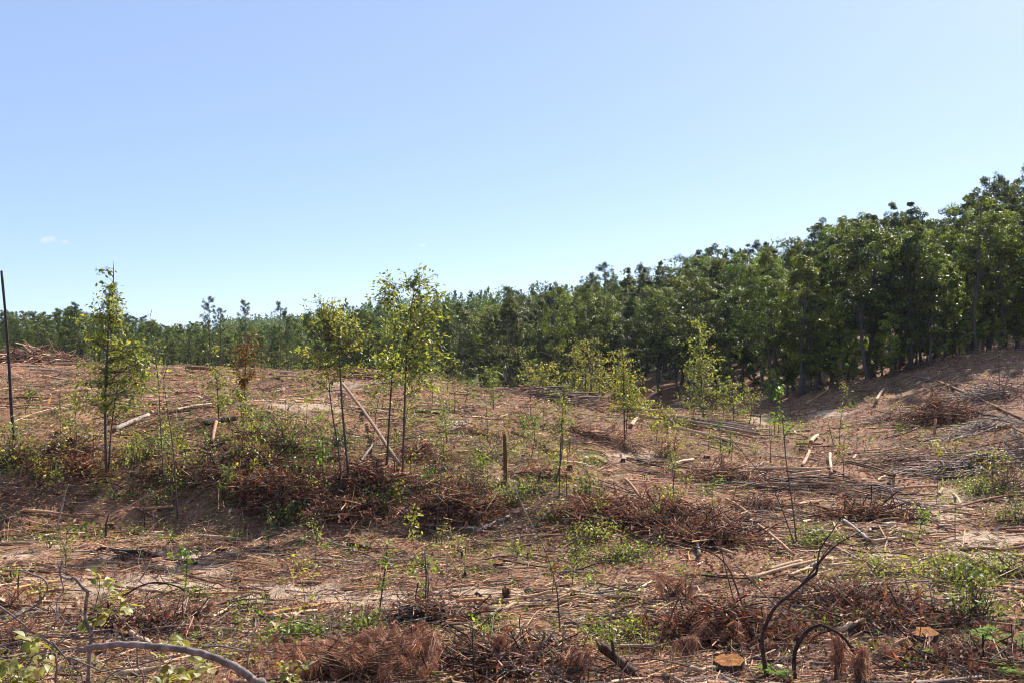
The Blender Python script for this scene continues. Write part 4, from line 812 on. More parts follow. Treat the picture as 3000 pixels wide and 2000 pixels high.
# ------------------------------------------------------------------ leafy shoots with single leaves, lower left
def big_leaf_mesh(name, c, seed):
    g = np.random.default_rng(seed); t = np.array([0, .15, .4, .68, .9, 1.0]); w = np.array([.02, .22, .34, .27, .1, .0]); V = []; 
    for a, b in zip(t, w): V += [[-b, a, .12 * b + .12 * math.sin(a * 3)], [0, a, .12 * math.sin(a * 3) - .02], [b, a, .12 * b + .12 * math.sin(a * 3)]]
    Q = [[3 * i, 3 * i + 1, 3 * i + 4, 3 * i + 3] for i in range(5)] + [[3 * i + 1, 3 * i + 2, 3 * i + 5, 3 * i + 4] for i in range(5)]
    mb = MB(); mb.add(V, None, Q, np.array(c) * g.uniform(.9, 1.1)); return mb.mesh(name, M_LEAF, True)
BL = [big_leaf_mesh("leaf", c, i) for i, c in enumerate([(.24, .25, .08), (.30, .28, .11), (.13, .16, .035), (.20, .17, .03), (.33, .31, .16)])]
def leafy(label, stems, spots, y, n, size, seed):
    g = np.random.default_rng(seed); e = empty("leafy_shoot", W(*stems[0][0], y), label, "shoot")
    mb = MB()
    for s in stems:
        if s[0][1] >= 2000: s = [(s[0][0], HZ - F * float(height((s[0][0] - CX) / F * y, y)) / y + 12)] + list(s)
        limb(mb, s, 4, 2, y, (.13, .10, .08), 0, 5)
    mb.build("stem", M_BARK, e, True)
    for i in range(n):
        a, b, rx, ry = spots[int(g.integers(0, len(spots)))]
        p = W(a + g.uniform(-rx, rx), b + g.uniform(-ry, ry), y + g.uniform(-.25, .25))
        o = bpy.data.objects.new("leaf", BL[int(g.integers(0, len(BL)))]); col.objects.link(o); o.parent = e
        o.location = Vector(p) - e.location; o.rotation_euler = (g.uniform(-1.2, .6), g.uniform(-.6, .6), g.uniform(0, 6.28)); s = size * g.uniform(.7, 1.3); o.scale = (s, s, s)
leafy("shoot of pale lobed leaves right of the crooked grey branch", [[(262, 1900), (275, 1790), (290, 1720), (285, 1670)], [(275, 1790), (320, 1760), (370, 1760), (385, 1800)], [(270, 1830), (300, 1810), (320, 1800)]],
      [(285, 1690, 20, 25), (315, 1715, 25, 18), (340, 1745, 25, 14), (300, 1790, 30, 30), (370, 1780, 22, 22), (310, 1800, 25, 25), (260, 1820, 25, 14)], 9.8, 75, .095, 5)
leafy("leafy shoot at the bottom left corner under the tangled branches", [[(20, 2030), (40, 1980), (80, 1930)], [(20, 2030), (120, 1990), (150, 1950)], [(20, 2030), (0, 1960)]],
      [(30, 1950, 40, 25), (80, 1975, 50, 25), (40, 1990, 50, 15), (120, 1960, 35, 30), (90, 1880, 25, 15)], 8.6, 100, .095, 6)
leafy("leafy shoot at the bottom under the thick grey limb", [[(500, 2030), (520, 1980), (560, 1950)], [(500, 2030), (460, 1980)], [(560, 2000), (600, 1960)]],
      [(490, 1960, 40, 35), (540, 1985, 40, 20), (590, 1950, 30, 18), (470, 1990, 40, 14), (525, 1880, 10, 8)], 8.8, 80, .095, 7)
leafy("leafy shoot at the bottom right of the thick grey limb's end", [[(790, 2030), (830, 1990), (850, 1960)], [(790, 2030), (760, 1990)]], [(830, 1955, 30, 20), (800, 1990, 40, 15), (850, 1985, 25, 14), (890, 1950, 14, 10)], 10.5, 34, .09, 8)
# fern and palmetto-like tuft
def fern(label, px, row, n, ln, seed):
    b = ground(px, row); g = np.random.default_rng(seed); e = empty("fern", b, label, "fern"); cc = pal(g, LG_BRT, 1)[0]
    for i in range(n):
        a = g.uniform(0, 6.28); l = ln * g.uniform(.7, 1.2); t = np.linspace(0, 1, 14)[:, None]; d = np.array([math.cos(a), math.sin(a) * .8, 0])
        P = b + d * l * t * .8 + np.array([0, 0, 1]) * l * (.95 * t - .75 * t * t); mb = MB(); tube(mb, P, np.linspace(.005, .002, 14), 3, (.1, .14, .03), False)
        s = norm(np.cross(d, [0, 0, 1])); tt = t[2:]; w = l * .22 * np.sin(np.pi * np.clip(tt * .93, 0, 1)) ** .7
        for sg in (-1, 1): leaves(mb, P[2:], s * sg + d * .45, w.ravel() + .01, pal(g, LG_BRT, 12, .12), g, .3, .05, np.tile([0, 0, 1.0], (12, 1)))
        mb.build("frond", M_FERN, e)
fern("bright green fern in the lower right corner", 2960, 1910, 11, .75, 3); fern("smaller fern above the lower right corner fern", 2985, 1985, 7, .5, 4)
fern("fern at the foot of the thick dark arching stem", 2285, 1985, 7, .45, 5)

# ------------------------------------------------------------------ dead pine tops: needle tufts
def tuft_mesh(seed, n=34, ln=.19, cols=[(.22, .11, .07), (.17, .085, .055), (.29, .16, .10), (.12, .06, .042)]):
    g = np.random.default_rng(seed); mb = MB(); a = g.uniform(0, 6.28, n); s = g.uniform(.02, .12, n)
    base = np.stack([g.normal(0, .012, n), g.normal(0, .012, n), g.uniform(-.05, .06, n)], 1)
    mid = base + np.stack([np.cos(a) * s * .9, np.sin(a) * s * .9, -g.uniform(.02, .09, n)], 1); tip = mid + np.stack([np.cos(a) * s * .35, np.sin(a) * s * .35, -ln * g.uniform(.5, .95, n)], 1)
    w = np.stack([-np.sin(a), np.cos(a), 0 * a], 1) * .0028
    V = np.stack([base - w, base + w, mid + w, mid - w, tip], 1).reshape(-1, 3); b = (np.arange(n) * 5)[:, None]
    mb.add(V, b + [3, 2, 4], b + [0, 1, 2, 3], np.repeat(pal(g, cols, n, .3) * 1.5, 5, 0)); return mb.mesh("needle_tuft", M_DEAD)
TUFT = [tuft_mesh(i) for i in range(4)]
def pine_top(label, px, row, w, h, n, seed, scale=1.0, y=None):
    b = ground(px, row); m = b[1] / F; g = np.random.default_rng(seed); e = empty("dead_pine_top", b, label, "pine top"); tb = MB()
    tips = []
    for i in range(n):
        q = b + np.array([g.uniform(-.5, .5) * w * m, g.uniform(-.35, .5) * w * m * .6, 0]); q[2] = float(height(q[0], q[1])) + .12 + h * m * g.uniform(.15, 1)
        a = b + np.array([g.uniform(-.3, .3) * w * m, g.uniform(-.2, .3) * w * m * .5, 0]); a[2] = float(height(a[0], a[1])) + .02
        tube(tb, curve_branch(a, q, g, .15, 4), np.linspace(.013, .006, 4), 4, (.15, .09, .06), False)
        tips.append(q)
    br = tb.build("branch", M_BARK, e, True)
    for q in tips:
        o = bpy.data.objects.new("needle_tuft", TUFT[int(g.integers(0, 4))]); col.objects.link(o); o.parent = br
        o.location = Vector(q); s = scale * g.uniform(.5, 1.15); o.scale = (s, s, s * g.uniform(.7, 1.2)); o.rotation_euler = (g.normal(0, .6), g.normal(0, .6), g.uniform(0, 6.28))
pine_top("large dead brown pine top drooping at the bottom centre-left", 1020, 1995, 520, 90, 120, 1, 1.2)
pine_top("dead brown pine top right behind the large drooping one", 1150, 1930, 200, 70, 40, 2, 1.1)
pine_top("narrow hanging tuft of dead needles by the hoop-shaped stem", 2455, 1990, 30, 110, 9, 3, 1.5)
pine_top("second hanging tuft of dead needles under the hoop-shaped stem", 2516, 2010, 34, 80, 8, 4, 1.5)
pine_top("dead needle tufts on the left sandy flat's lower edge", 570, 1830, 150, 40, 16, 5, 1.0)
pine_top("dead needle tufts in front of the low brown brush", 2120, 1900, 130, 60, 16, 6, 1.1)
pine_top("dead needle tufts beside the broken dark log", 2010, 1930, 60, 40, 8, 7, 1.1)
pine_top("dead needle tufts left of the arching dark stem", 1990, 1760, 140, 60, 22, 8, 1.0)
pine_top("dead needle tufts at the bottom right of centre", 1690, 1990, 90, 60, 10, 9, 1.1)
pine_top("dead needle tuft at the far left foreground", 60, 1900, 110, 70, 14, 10, 1.1)
pine_top("dead needle tufts right of the orange sawn stump", 2640, 1945, 120, 40, 12, 11, 1.0)
pine_top("dead needle tufts behind the tangled corner branches", 40, 1790, 90, 40, 10, 12, 1.0)
pine_top("dead needle sprig left of the jagged dark stump", 1460, 1950, 60, 70, 8, 13, 1.0)

# ------------------------------------------------------------------ brush piles
def brush(label, px, row, w, h, nb, nf, cb, cf, seed, bl=1.2, br=.012, name="brush_pile", fl=.1, flat=.35, dirs=None, depth=None):
    """a heap of thin bent branches with withered foliage"""
    b = ground(px, row); m = b[1] / F; g = np.random.default_rng(seed); e = empty(name, b, label, "brush pile"); wd = w * m; hd = h * m; dp = depth if depth else wd * .5
    u = np.clip(np.stack([g.normal(0, .30, nb), g.normal(0, .30, nb)], 1), -.8, .8)
    P = np.stack([b[0] + u[:, 0] * wd, b[1] + u[:, 1] * dp + dp * .2, np.zeros(nb)], 1)
    dome = np.clip(.75 + 1.6 * vnoise(P[:, 0] / .8 + seed, P[:, 1] / .8), .05, 1.6) * np.exp(-3 * (u ** 2).sum(1))
    P[:, 2] = height(P[:, 0], P[:, 1]) + .03 + hd * dome * g.uniform(0, 1, nb)
    D = rdir(g, nb); D[:, 2] *= flat
    if dirs is not None: a = dirs + g.normal(0, .35, nb); D = np.stack([np.cos(a), np.sin(a), g.normal(0, .12, nb)], 1)
    ln = bl * g.uniform(.35, 1.3, nb); mb = MB(); sticks(mb, P, D, ln, br * g.uniform(.5, 1.6, nb), pal(g, cb, nb, .25), g, .12); mb.build("branch_tangle", M_WOOD, e)["kind"] = "stuff"
    if nf:
        fb = MB(); k = g.integers(0, nb, nf); Q = P[k] + norm(D[k]) * (ln[k] * g.uniform(-.5, .5, nf))[:, None] + g.normal(0, .09, (nf, 3)) * [1, 1, .7]
        Q[:, 2] = np.maximum(Q[:, 2], height(Q[:, 0], Q[:, 1]) + .01)
        leaves(fb, Q, rdir(g, nf, -.4), fl * 1.3 * g.uniform(.5, 1.4, nf), pal(g, cf + [(.20, .13, .09), (.13, .09, .065)], nf, .35), g, .28, .15); fb.build("withered_foliage", M_DEAD, e)["kind"] = "stuff"
WB = [REDDISH, TAN, GREY, DARK]; WR = [REDDISH, (.17, .075, .045), DARK, TAN]; WG = [GREY, (.17, .13, .115), (.28, .22, .19), REDDISH]
DL = DEADC + [(.06, .032, .024), (.11, .06, .045)]
brush("tall heap of pulled-up branches on the plateau at the far left", 80, 1062, 270, 50, 420, 700, [(.25, .13, .09), REDDISH, PALE, TAN], DEADC, 1, 2.8, .042, flat=.4)
brush("second lower branch heap on the plateau, right of the tall one", 195, 1066, 110, 26, 140, 160, [(.25, .13, .09), REDDISH, PALE], DEADC, 2, 2.0, .028)
brush("long tangled branch heap lying along the knoll crest", 1640, 1185, 330, 36, 380, 260, [TAN, REDDISH, GREY, DARK], DEADC, 3, 2.6, .022, dirs=-.15)
brush("dark twiggy heap at the right end of the knoll crest heap", 1790, 1200, 110, 36, 260, 500, WR, DL, 4, .9, .012)
brush("red-brown brush heap on the bank left of centre", 800, 1500, 230, 75, 300, 3600, WR, DEADC, 5, 1.1, .010)
brush("dark brush along the shaded foot of the bank", 985, 1525, 230, 45, 260, 2600, WR, DL, 6, 1.0, .010)
brush("reddish brush under the low green bushes in the middle", 1340, 1525, 230, 60, 320, 2800, WR, DEADC, 7, 1.1, .010)
brush("broad red-brown brush heap on the bank right of centre", 1890, 1550, 400, 70, 700, 8500, WR, DEADC, 8, 1.2, .010)
brush("lower part of the red-brown brush running to the whitish logs", 2060, 1600, 240, 60, 360, 2600, WR, DEADC, 9, 1.2, .011)
brush("dark brown leafy brush heap in the right foreground", 2150, 1880, 360, 65, 560, 5600, WR, DL, 10, .9, .008)
brush("brown brush patch beneath the level right foreground poles", 2620, 1840, 340, 36, 420, 3200, WR, DL, 11, .9, .009)
brush("reddish brush on the right hillside above the branch heap", 2760, 1245, 210, 60, 260, 2000, WR, DEADC, 12, 1.6, .014)
brush("grey sweep of thin branches on the right hillside", 2880, 1370, 330, 50, 560, 0, WG, DL, 13, 2.2, .013, dirs=.45)
brush("dense grey-brown branch heap at the right edge of the hillside", 2985, 1360, 150, 80, 420, 700, WG, DL, 14, 1.8, .012)
brush("scattered grey branch litter high on the right hillside", 2890, 1170, 200, 40, 170, 150, WG, DEADC, 15, 2.0, .014)
brush("dark brush heap in the basin above the pale track", 2560, 1525, 240, 26, 260, 1700, WR, DEADC, 16, 1.2, .012)
brush("pole and twig tangle in the middle of the basin", 2420, 1450, 300, 36, 320, 400, WB, DEADC, 17, 1.8, .014, dirs=-.25)
brush("red-brown brush between the basin logs and the whip", 2150, 1420, 220, 50, 300, 1800, WR, DEADC, 18, 1.2, .011)
brush("twig mat across the left foreground edge", 420, 1850, 360, 30, 420, 1200, WB, DL, 20, .9, .008)
brush("twig mat across the bottom centre", 1450, 1960, 500, 36, 620, 1500, WB, DL, 21, .9, .009)
brush("twig mat below the vine-wrapped stalk", 1270, 1830, 220, 50, 300, 800, WB, DL, 22, .8, .008)
brush("twig tangle left of the long bundle of poles", 1700, 1280, 160, 24, 170, 500, WR, DEADC, 23, 1.2, .012)
brush("leafless branch heap behind the twin saplings on the plateau rim", 1060, 1105, 170, 26, 170, 200, [REDDISH, TAN], DEADC, 24, 2.0, .022, dirs=-.2)
brush("brown brush on the middle bank right of the leaning trunk", 1235, 1350, 130, 50, 180, 1300, WR, DEADC, 25, 1.1, .011)
brush("twiggy brush at the lower right corner", 2830, 1960, 330, 40, 420, 1800, WB, DL, 26, .9, .009)
brush("twig litter heap above the sawn stump in the right foreground", 2480, 1790, 260, 40, 330, 1500, WB, DL, 27, .9, .009)
brush("brown leafy brush left of the tall left sapling's foot", 215, 1400, 130, 40, 130, 900, WR, DEADC, 28, 1.0, .011)

brush("dark brush and weeds on the shaded bank under the dark green bush", 820, 1400, 260, 60, 320, 2600, WR, DL, 41, 1.0, .010)
brush("brown brush between the leaning trunk and the twin saplings", 1080, 1440, 220, 50, 300, 2600, WR, DL, 43, 1.0, .010)
brush("thin grey twig mat below the hillside dead tree", 2900, 1260, 260, 26, 300, 300, WG, DEADC, 45, 1.8, .012, dirs=.5)
brush("twig mat on the right slope beside the forest shadow", 2640, 1230, 260, 20, 260, 500, WB, DEADC, 46, 1.3, .010, dirs=.4)
brush("twig mat on the lower right hillside above the basin", 2680, 1360, 300, 22, 340, 700, WB, DEADC, 47, 1.2, .010, dirs=.3)

for i_, (px_, row_, w_, h_, wh_) in enumerate([(180, 1330, 200, 40, "below the splintered stump"), (480, 1400, 200, 36, "right of the tall left sapling's foot"), (640, 1420, 220, 40, "below the short peeled stub log"), (760, 1290, 160, 26, "above the dark green bush"), (940, 1340, 160, 36, "left of the leaning peeled trunk"),
        (1290, 1430, 160, 40, "right of the twin saplings"), (1400, 1280, 200, 26, "above the broken post"), (1600, 1400, 180, 36, "around the leaning slender sapling"), (1580, 1260, 160, 26, "below the knoll branch heap"), (1760, 1490, 180, 40, "left of the broad red-brown heap"), (1960, 1400, 180, 30, "below the flat-crowned sapling"), (2250, 1500, 220, 36, "left of the basin poles")]):
    brush(f"scrappy twig and leaf brush {wh_}", px_, row_, w_ * .7, h_ * .55, 70, 520, WR if i_ % 2 else WB, DL if i_ % 3 else DEADC, 60 + i_, 1.0, .010, flat=.25)

# ------------------------------------------------------------------ stumps
def stump(label, px, row, w, hpx, tilt=(0, 0), c=(.07, .045, .035), jag=.0, cut=True):
    """row is where the cut face is seen; the stump goes down into the ground below it"""
    b = ground(px, row + hpx); m = b[1] / F; r = w * m / 2; h = max(hpx * m * 1.15, .07); g = np.random.default_rng(int(px + row)); e = empty("stump", b, label, "stump"); mb = MB(); k = 14
    a = np.arange(k) * 2 * math.pi / k; lob = 1 + .13 * np.sin(3 * a + g.uniform(0, 6)) + g.normal(0, .07, k); rings = [(-.12, 1.45), (0, 1.3), (.3, 1.08), (1, 1.0)]; V = []
    for f, s in rings:
        z = h * f + (r * (tilt[0] * np.cos(a) - .3 * tilt[1] * np.sin(a)) * (f > .9)) + (jag * h * g.uniform(-.3, .9, k) * (f > .9) if jag else r * g.normal(0, .05, k) * (f > .9))
        V.append(np.stack([b[0] + r * s * lob * np.cos(a), b[1] + r * s * lob * np.sin(a), b[2] + z], 1))
    top = V[-1].copy(); V = np.concatenate(V); i = np.arange(3)[:, None] * k; j = np.arange(k)[None]
    Q = np.stack([i + j, i + (j + 1) % k, i + k + (j + 1) % k, i + k + j], -1).reshape(-1, 4); mb.add(V, None, Q, c); mb.build("bark", M_BARK, e)
    cb = MB(); cen = top.mean(0); inn = cen + (top - cen) * .93; inn[:, 2] += .004; loc = np.vstack([inn, cen + [0, 0, .006]]) - b
    cb.add(loc, [[k, q, (q + 1) % k] for q in range(k)] , None, ORANGE)
    rim = np.vstack([top, cen + (top - cen) * .93 + [0, 0, .004]]) - b; cb.add(rim, None, [[q, (q + 1) % k, k + (q + 1) % k, k + q] for q in range(k)], (.1, .06, .04))
    o = cb.build("cut_face", M_CUT, None); o.parent = e
for a in [("broad orange sawn stump at the bottom right of centre", 2136, 1940, 84, 28, (.1, -.35)), ("tilted stump with an orange top and dark charred side", 2712, 1862, 68, 30, (.15, -.45)),
          ("small flat orange stump in the right foreground brush", 2544, 1762, 46, 8, (0, -.4)), ("low orange stump under the thick grey limb", 380, 1856, 56, 8, (0, -.2)),
          ("dark stump with an orange top on the left bank beside the dark bush", 704, 1312, 24, 14, (.2, -.2)), ("tall dark stump with splintered top on the left bank", 206, 1290, 22, 34, (0, -.2)),
          ("bright topped stump upper left of the splintered one", 170, 1266, 20, 12, (0, -.3)), ("orange stump in the shade at the bank foot", 913, 1456, 14, 12, (.2, -.3)),
          ("charred stump with an orange rim right of the twin saplings", 1248, 1300, 26, 14, (.1, -.3)), ("small dark stump below the slender sapling on the middle slope", 1668, 1365, 16, 14, (0, -.2)),
          ("orange stump beside the round dark bush on the slope", 1720, 1424, 14, 8, (0, -.4)), ("orange stump on the slope above the reddish brush", 2072, 1334, 18, 8, (0, -.4)),
          ("orange stump right of the two whitish logs", 2122, 1566, 30, 8, (.1, -.4)), ("low orange stump among the basin poles", 2386, 1472, 24, 6, (0, -.4)),
          ("orange stump at the right edge shrub patch", 2858, 1652, 20, 8, (0, -.3)), ("orange stump on the knoll crest below the yellow pyramid sapling", 1830, 1203, 14, 5, (0, -.3)),
          ("second orange stump at the upper end of the long bundle", 1787, 1214, 14, 5, (0, -.3)), ("orange stump on the flat's far left below the bank", 322, 1535, 26, 8, (0, -.3)),
          ("stump at the top of the right hillside by the forest", 2892, 1004, 18, 5, (0, -.3)), ("rotten low stump on the flat right of the broken light soil", 650, 1606, 34, 10, (0, -.2)),
          ("small orange stump low on the flat right of the middle", 1460, 1655, 28, 7, (0, -.3)), ("dark small stump on the bare soil of the middle slope", 1826, 1345, 12, 12, (0, 0))]: stump(*a)
stump("jagged dark stump on the flat by the bright orange log", 1485, 1738, 22, 24, (0, 0), DK, .9); stump("small dark stump at the end of the long orange pole", 778, 1742, 22, 12, (0, 0), DK, .5)
stump("little dark stump on the pale flat beside the brown pole", 697, 1696, 16, 12, (0, 0), DK, .5)
# broken dark log with a stub
def broken_log():
    b = ground(1860, 1985); y = b[1]; e = empty("broken_log", b, "broken thick dark log with a snapped fork in the foreground", "log"); mb = MB()
    limb(mb, [(1865, 1985), (1847, 1966), (1800, 1925), (1757, 1892)], 30, 24, y, (.075, .045, .035), .1, 9, rough=.12); mb.build("bark_body", M_BARK, e, True)
    mb = MB(); limb(mb, [(1797, 1920), (1796, 1895), (1793, 1874)], 11, 9, y, (.06, .04, .03)); mb.build("stub", M_BARK, e, True)
    mb = MB(); limb(mb, [(1757, 1892), (1750, 1883), (1743, 1872)], 12, 1, y, (.12, .07, .045)); mb.build("splinter", M_WOOD, e)
broken_log()
def shard(label, px, row, h, w, c):
    b = ground(px, row); m = b[1] / F; mb = MB(); tube(mb, [b - [0, 0, .05], b + [.01, 0, h * m * .6], b + [rng.normal(0, .04), 0, h * m]], [w * m / 2, w * m / 2 * .9, w * m / 2 * .7], 6, c, True, .15)
    tag(mb.build("stub", M_BARK, None), label, "stub")
shard("short dark stub standing in the ragged olive shrub", 2848, 1695, 60, 8, DK); shard("pale broken stub standing in the hillside brush", 2738, 1281, 55, 9, TAN)
shard("short dark stub at the far side of the flat, left of the whip", 1514, 1640, 22, 6, DK); shard("short dark stub on the flat right of the straight bare sapling", 1352, 1634, 22, 7, DK)
shard("curved dark stub on the left sandy flat", 360, 1650, 34, 6, DK); shard("thin dark stick standing on the left flat below the tall sapling", 308, 1582, 75, 6, DK)
shard("dark stick stub upright beside the green sprouts at the flat's left", 422, 1562, 70, 5, DK); shard("low dark stub left of the hoop-shaped stem's foot", 2420, 1930, 30, 8, DK)
shard("dark stub behind the leaning pale stick at the arching stem", 2310, 1815, 45, 7, DK); shard("green-barked thin stub at the left edge", 50, 1760, 75, 6, (.07, .08, .04))

# ------------------------------------------------------------------ scattered sticks: the largest one by one, the rest as litter
MARKS = [("the pale sandy patch", 1565, 1740), ("the twin saplings", 1160, 1400), ("the broad sawn stump", 2136, 1950), ("the tilted charred stump", 2712, 1870), ("the debarked log pair", 2330, 1675),
         ("the arching dark stem", 2245, 1880), ("the thick grey limb", 500, 1905), ("the charred pole", 40, 1300), ("the drooping pine top", 1010, 1960), ("the two whitish logs", 2040, 1580), ("the long pole bundle", 2060, 1250),
         ("the broken post", 1480, 1410), ("the hillside branch heap", 2900, 1330), ("the knoll branch heap", 1640, 1175), ("the plateau branch heap", 90, 1055), ("the leaning peeled trunk", 1100, 1320), ("the jagged dark stump", 1485, 1745),
         ("the level basin trunk", 2640, 1440), ("the crooked dark sapling", 1110, 1790), ("the hoop branch on the flat", 480, 1740), ("the rotten red log", 1050, 1610), ("the tall left sapling", 311, 1405), ("the brightest bank-foot log", 640, 1585),
         ("the right-edge fern", 2960, 1900), ("the broken dark log", 1810, 1930), ("the vine-wrapped stalk", 1243, 1790), ("the slim bare sapling", 520, 1520), ("the basin track chunk", 2755, 1450), ("the pine with a tuft", 820, 1080), ("the flat-crowned sapling", 1957, 1330)]
MK = np.array([[a, b] for _, a, b in MARKS], float)
def stick_field():
    g = np.random.default_rng(77); n = 9000
    u = g.uniform(-.73, .73, n); ly = g.uniform(math.log(12.3), math.log(70), n); y = np.exp(ly); x = u * y
    px = CX + F * u; z = height(x, y); row = HZ - F * z / y
    # foreground lies mostly crosswise, basin poles point down to the right
    a = g.normal(0, .55, n); a = np.where(g.random(n) < .3, g.uniform(-1.5, 1.5, n), a); a = np.where((px > 2100) & (row > 1280) & (row < 1560), a - .35, a); a = np.where((px > 2500) & (row < 1350), a + .5, a)
    ln = np.clip(g.lognormal(-.45, .55, n), .2, 3.2) * (y / 18) ** .25; rad = np.clip(g.lognormal(-4.1, .5, n), .005, .05) * (y / 18) ** .25
    # fewer on the shaded bank face and on the bare hillside
    bank = (row > 1230) & (row < 1540) & (px < 1700); keep = ~(bank & (g.random(n) < .72)); keep &= ~((px > 2250) & (row < 1290) & (g.random(n) < .6)); keep &= (row < 2060)
    keep &= ~((vnoise(x / 2.3 + 5, y / 2.3) + .5 * vnoise(x / .8, y / .8) < .02) & (g.random(n) < .82))
    u, y, x, px, row, z, a, ln, rad = [v[keep] for v in (u, y, x, px, row, z, a, ln, rad)]; n = len(x)
    ci = g.choice(6, n, p=[.27, .28, .22, .12, .06, .05]); names = ["pale", "tan", "reddish brown", "grey", "dark", "orange"]; C = np.array([STICKC[k] for k in names])[ci] * g.uniform(.7, 1.15, (n, 1))
    D = np.stack([np.cos(a), np.sin(a), np.zeros(n)], 1)
    e1 = height(x + D[:, 0] * ln * .5, y + D[:, 1] * ln * .5); e0 = height(x - D[:, 0] * ln * .5, y - D[:, 1] * ln * .5); D[:, 2] = (e1 - e0) / ln + g.normal(0, .05, n)
    zz = np.maximum((e1 + e0) / 2, z - rad * .3) + rad * .8 + np.abs(g.normal(0, .02, n)); P = np.stack([x, y, zz], 1)
    vis = ln * np.abs(np.cos(a)) * rad / y ** 2 * ((abs(px - 1500) < 1480) & (row < 1990)); big = np.argsort(-vis)[:230]; rest = np.setdiff1d(np.arange(n), big)
    mb = MB(); sticks(mb, P[rest], D[rest], ln[rest], rad[rest], C[rest], g, .05)
    tag(mb.build("stick_litter", M_WOOD), "countless fallen sticks and twigs strewn over the clearing", "sticks", kind="stuff")
    lab = {}; rows = []
    for i in big:
        d = np.hypot(MK[:, 0] - px[i], (MK[:, 1] - row[i]) * 1.3); k = int(np.argmin(d)); sz = "long" if ln[i] / y[i] > .085 else ("short" if ln[i] / y[i] < .045 else "mid-length")
        key = (sz, names[ci[i]], k); lab.setdefault(key, []).append((d[k], i))
    for (sz, cn, k), L_ in lab.items():
        L_.sort()
        for q, (_, i) in enumerate(L_):
            m1 = MB(); gg = np.random.default_rng(int(i)); t = np.linspace(-.5, .5, 6); side = np.array([-D[i][1], D[i][0], 0]); S = P[i] + np.outer(t * ln[i], D[i]) + np.outer((.25 - t * t) * gg.normal(0, .14) * ln[i], side)
            S[:, 2] += np.clip((height(S[:, 0], S[:, 1]) - S[:, 2]).max() * .6, 0, .15); S[1:-1] += gg.normal(0, rad[i] * .5, (4, 3))
            tube(m1, S, rad[i] * np.linspace(1.1, .6, 6), 6, C[i], True, .1, gg)
            lb = f"{sz} {cn} fallen stick near {MARKS[k][0]}" if len(L_) == 1 else f"{sz} {cn} stick, {ordn(q)} nearest such to {MARKS[k][0]}"
            tag(m1.build("fallen_stick", M_WOOD, None, True), lb, "stick", "fallen sticks strewn over the clearing")
stick_field()
def branch_litter():
    g = np.random.default_rng(78); mb = MB(); n = 0
    while n < 1500:
        u = g.uniform(-.73, .73); y = math.exp(g.uniform(math.log(12.4), math.log(58))); x = u * y
        if vnoise(np.array(x / 2.9 + 21), np.array(y / 2.9)) < g.uniform(-.35, .15): continue
        n += 1; sc_ = (y / 18) ** .3; ln = g.uniform(.5, 2.0) * sc_; a = g.normal(0, .8); r = g.uniform(.006, .02) * sc_; k = 6
        ang = a + np.cumsum(g.normal(0, .26, k)); step = ln / (k - 1); P = np.zeros((k, 3)); P[:, 0] = x + np.cumsum(np.cos(ang)) * step; P[:, 1] = y + np.cumsum(np.sin(ang)) * step
        P[:, 2] = height(P[:, 0], P[:, 1]) + r + np.abs(np.sin(np.linspace(0, 3.1, k) + g.uniform(-.5, .5))) * g.uniform(0, .22) * ln * .5
        c = pal(g, [REDDISH, (.24, .14, .095), GREY, (.17, .12, .1), TAN, DARK], 1, .25)[0]; tube(mb, P, np.linspace(r, r * .4, k), 4, c, True, .12, g)
        for _ in range(int(g.integers(1, 5))):
            j = int(g.integers(1, k - 1)); b = ang[j] + g.choice([-1, 1]) * g.uniform(.35, 1.0); l2 = ln * g.uniform(.15, .45); t = np.linspace(0, 1, 4)[:, None]
            Q = P[j] + np.array([math.cos(b), math.sin(b), g.uniform(-.05, .55)]) * l2 * t + g.normal(0, .07 * l2, 3) * t * t; tube(mb, Q, np.linspace(r * .5, r * .18, 4), 3, c, False)
    tag(mb.build("branch_litter", M_WOOD), "crooked forked branches left lying all over the clearing", "branches", kind="stuff")
branch_litter()
